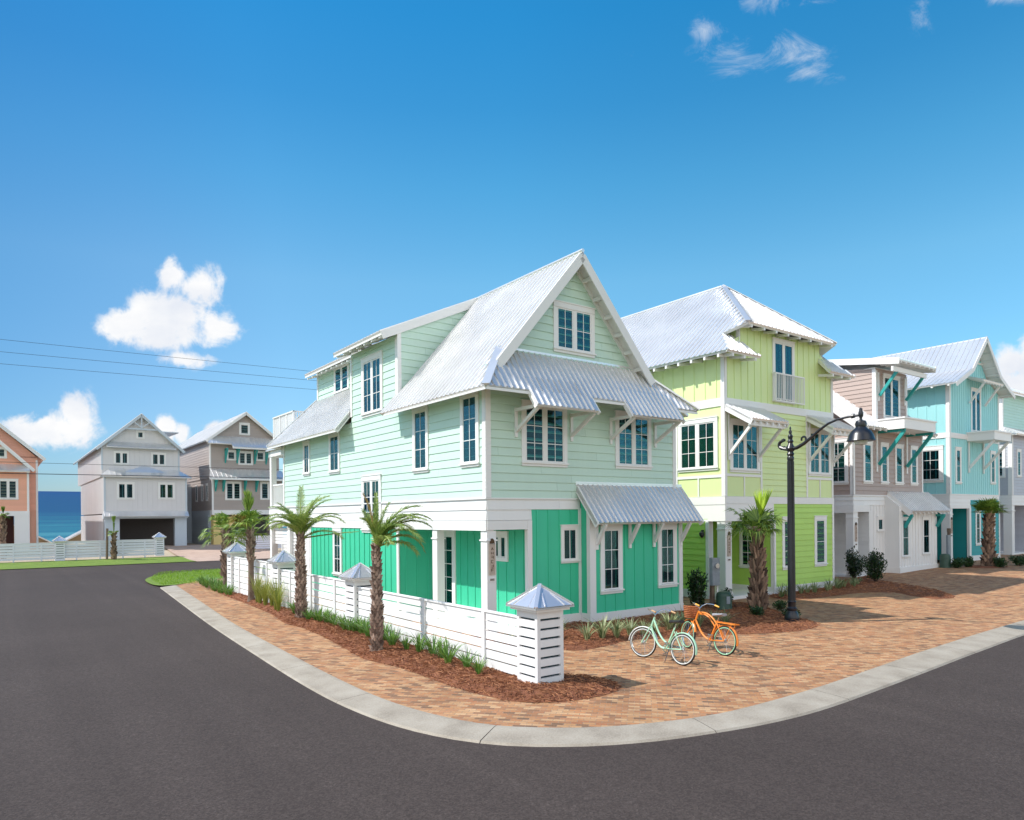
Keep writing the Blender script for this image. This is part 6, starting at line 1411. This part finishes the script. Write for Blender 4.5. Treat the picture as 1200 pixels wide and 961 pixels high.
cw = add(t, 'ShaderNodeMapRange', interpolation_type='SMOOTHSTEP'); cw.inputs[1].default_value = 0.0; cw.inputs[2].default_value = 1.5; cw.inputs[4].default_value = 0.5; t.links.new(wd_, cw.inputs[0])
wm = add(t, 'ShaderNodeMapRange', interpolation_type='SMOOTHSTEP'); wm.inputs[1].default_value = -0.35; wm.inputs[2].default_value = 0.5; t.links.new(wis, wm.inputs[0])
pm = add(t, 'ShaderNodeMapRange', interpolation_type='SMOOTHSTEP'); pm.inputs[1].default_value = -0.5; pm.inputs[2].default_value = 0.25; t.links.new(puff, pm.inputs[0])
cover = M('MULTIPLY', M('MAXIMUM', M('MULTIPLY', cov.outputs[0], pm.outputs[0]), M('MULTIPLY', cw.outputs[0], wm.outputs[0])), front_, clamp=True)
shade = nz((9, 14, 9), 6, 0.55, 12.0)
cr = add(t, 'ShaderNodeValToRGB'); cr.color_ramp.elements[0].position = 0.3; cr.color_ramp.elements[0].color = (0.80, 0.84, 0.92, 1); cr.color_ramp.elements[1].position = 0.6; cr.color_ramp.elements[1].color = (1, 1, 1, 1); t.links.new(shade, cr.inputs[0])
CLOUD_GAIN = 5.3
vm = add(t, 'ShaderNodeVectorMath', operation='SCALE'); vm.inputs['Scale'].default_value = CLOUD_GAIN; t.links.new(cr.outputs[0], vm.inputs[0])
hs = add(t, 'ShaderNodeHueSaturation'); hs.inputs['Saturation'].default_value = 1.2; hs.inputs['Hue'].default_value = 0.49; t.links.new(sky.outputs[0], hs.inputs['Color'])
er = add(t, 'ShaderNodeValToRGB'); ee = er.color_ramp.elements
ee[0].position, ee[0].color = 0.0, (0.52, 0.64, 0.80, 1); ee[1].position, ee[1].color = 0.8, (0.20, 0.72, 0.95, 1)
for p_, c_ in ((0.08, (0.66, 0.76, 0.86, 1)), (0.18, (0.80, 0.87, 0.90, 1)), (0.31, (0.90, 1.0, 0.96, 1)), (0.42, (0.58, 0.95, 0.98, 1)), (0.50, (0.36, 0.86, 0.97, 1)), (0.58, (0.23, 0.84, 1.0, 1))): e_ = ee.new(p_); e_.color = c_
t.links.new(dzz, er.inputs[0])
hm = add(t, 'ShaderNodeMix', data_type='RGBA', blend_type='MULTIPLY'); hm.inputs[0].default_value = 1; t.links.new(hs.outputs[0], hm.inputs[6]); t.links.new(er.outputs[0], hm.inputs[7])
# a bank of unseen cloud added behind the viewpoint to brighten shaded fronts
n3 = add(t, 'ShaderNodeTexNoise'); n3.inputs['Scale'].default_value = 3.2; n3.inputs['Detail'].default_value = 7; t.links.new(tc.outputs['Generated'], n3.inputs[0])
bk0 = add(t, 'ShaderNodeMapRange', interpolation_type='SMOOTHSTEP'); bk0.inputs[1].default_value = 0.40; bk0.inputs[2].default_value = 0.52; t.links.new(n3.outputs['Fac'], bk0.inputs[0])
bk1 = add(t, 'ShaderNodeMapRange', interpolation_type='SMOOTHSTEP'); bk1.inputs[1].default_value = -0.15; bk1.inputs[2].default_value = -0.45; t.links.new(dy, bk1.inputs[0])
fill_bank = M('MULTIPLY', bk0.outputs[0], bk1.outputs[0])
mxc = add(t, 'ShaderNodeMix', data_type='RGBA'); t.links.new(cover, mxc.inputs[0]); az = M('MULTIPLY_ADD', dx, 0.5, 0.5)
ar = add(t, 'ShaderNodeValToRGB'); ae = ar.color_ramp.elements
ae[0].position, ae[0].color = 0.08, (0.83, 0.83, 0.83, 1); ae[1].position, ae[1].color = 0.75, (0.85, 0.93, 0.90, 1)
for p_, c_ in ((0.19, (0.40, 0.50, 0.58, 1)), (0.28, (0.68, 0.68, 0.72, 1)), (0.35, (0.83, 0.83, 0.83, 1)), (0.5, (0.88, 0.95, 0.92, 1))): e_ = ae.new(p_); e_.color = c_
t.links.new(az, ar.inputs[0])
am = add(t, 'ShaderNodeMix', data_type='RGBA', blend_type='MULTIPLY'); am.inputs[0].default_value = 1; t.links.new(hm.outputs[2], am.inputs[6]); t.links.new(ar.outputs[0], am.inputs[7])
as_ = add(t, 'ShaderNodeVectorMath', operation='SCALE'); as_.inputs['Scale'].default_value = 1.2; t.links.new(am.outputs[2], as_.inputs[0])
t.links.new(as_.outputs[0], mxc.inputs[6]); t.links.new(vm.outputs[0], mxc.inputs[7])
mxb = add(t, 'ShaderNodeMix', data_type='RGBA'); mxb.inputs[7].default_value = (7.6, 7.5, 7.4, 1); t.links.new(fill_bank, mxb.inputs[0]); t.links.new(mxc.outputs[2], mxb.inputs[6]); t.links.new(mxb.outputs[2], bg.inputs['Color']); bg.inputs['Strength'].default_value = 0.13

sl_ = bpy.data.lights.new('sun', 'SUN'); sl_.energy = 3.6; sl_.angle = D(0.5); sl_.color = (1.0, 0.955, 0.90)
so_ = bpy.data.objects.new('sun', sl_); C.objects.link(so_)
dirv = V((-sx*math.cos(SUN_EL), -sy_*math.cos(SUN_EL), -math.sin(SUN_EL))); so_.rotation_euler = dirv.to_track_quat('-Z', 'Y').to_euler(); so_.location = (-30, -10, 40)

cd = bpy.data.cameras.new('camera'); cam = bpy.data.objects.new('camera', cd); C.objects.link(cam)
r = math.radians(0.5); rv = V((math.cos(r), 0, -math.sin(r))); uv = V((math.sin(r), 0, math.cos(r))); bk = V((0, -1, 0))
cam.matrix_world = Matrix(((rv.x, uv.x, bk.x, 0), (rv.y, uv.y, bk.y, 0), (rv.z, uv.z, bk.z, 3.2), (0, 0, 0, 1)))
cd.sensor_fit = 'HORIZONTAL'; cd.sensor_width = 36; cd.lens = 36*825/1200; cd.shift_y = (604.5-480.5)/1200
cd.clip_start = 0.1; cd.clip_end = 12000
S = bpy.context.scene; S.camera = cam
S.view_settings.view_transform = 'Standard'; S.view_settings.look = 'None'; S.view_settings.gamma = 1; S.view_settings.exposure = 0.55
S.render.engine = 'CYCLES'; S.cycles.use_denoising = True; S.cycles.max_bounces = 8; S.cycles.transparent_max_bounces = 12
try: S.cycles.denoiser = 'OPENIMAGEDENOISE'
except Exception: pass
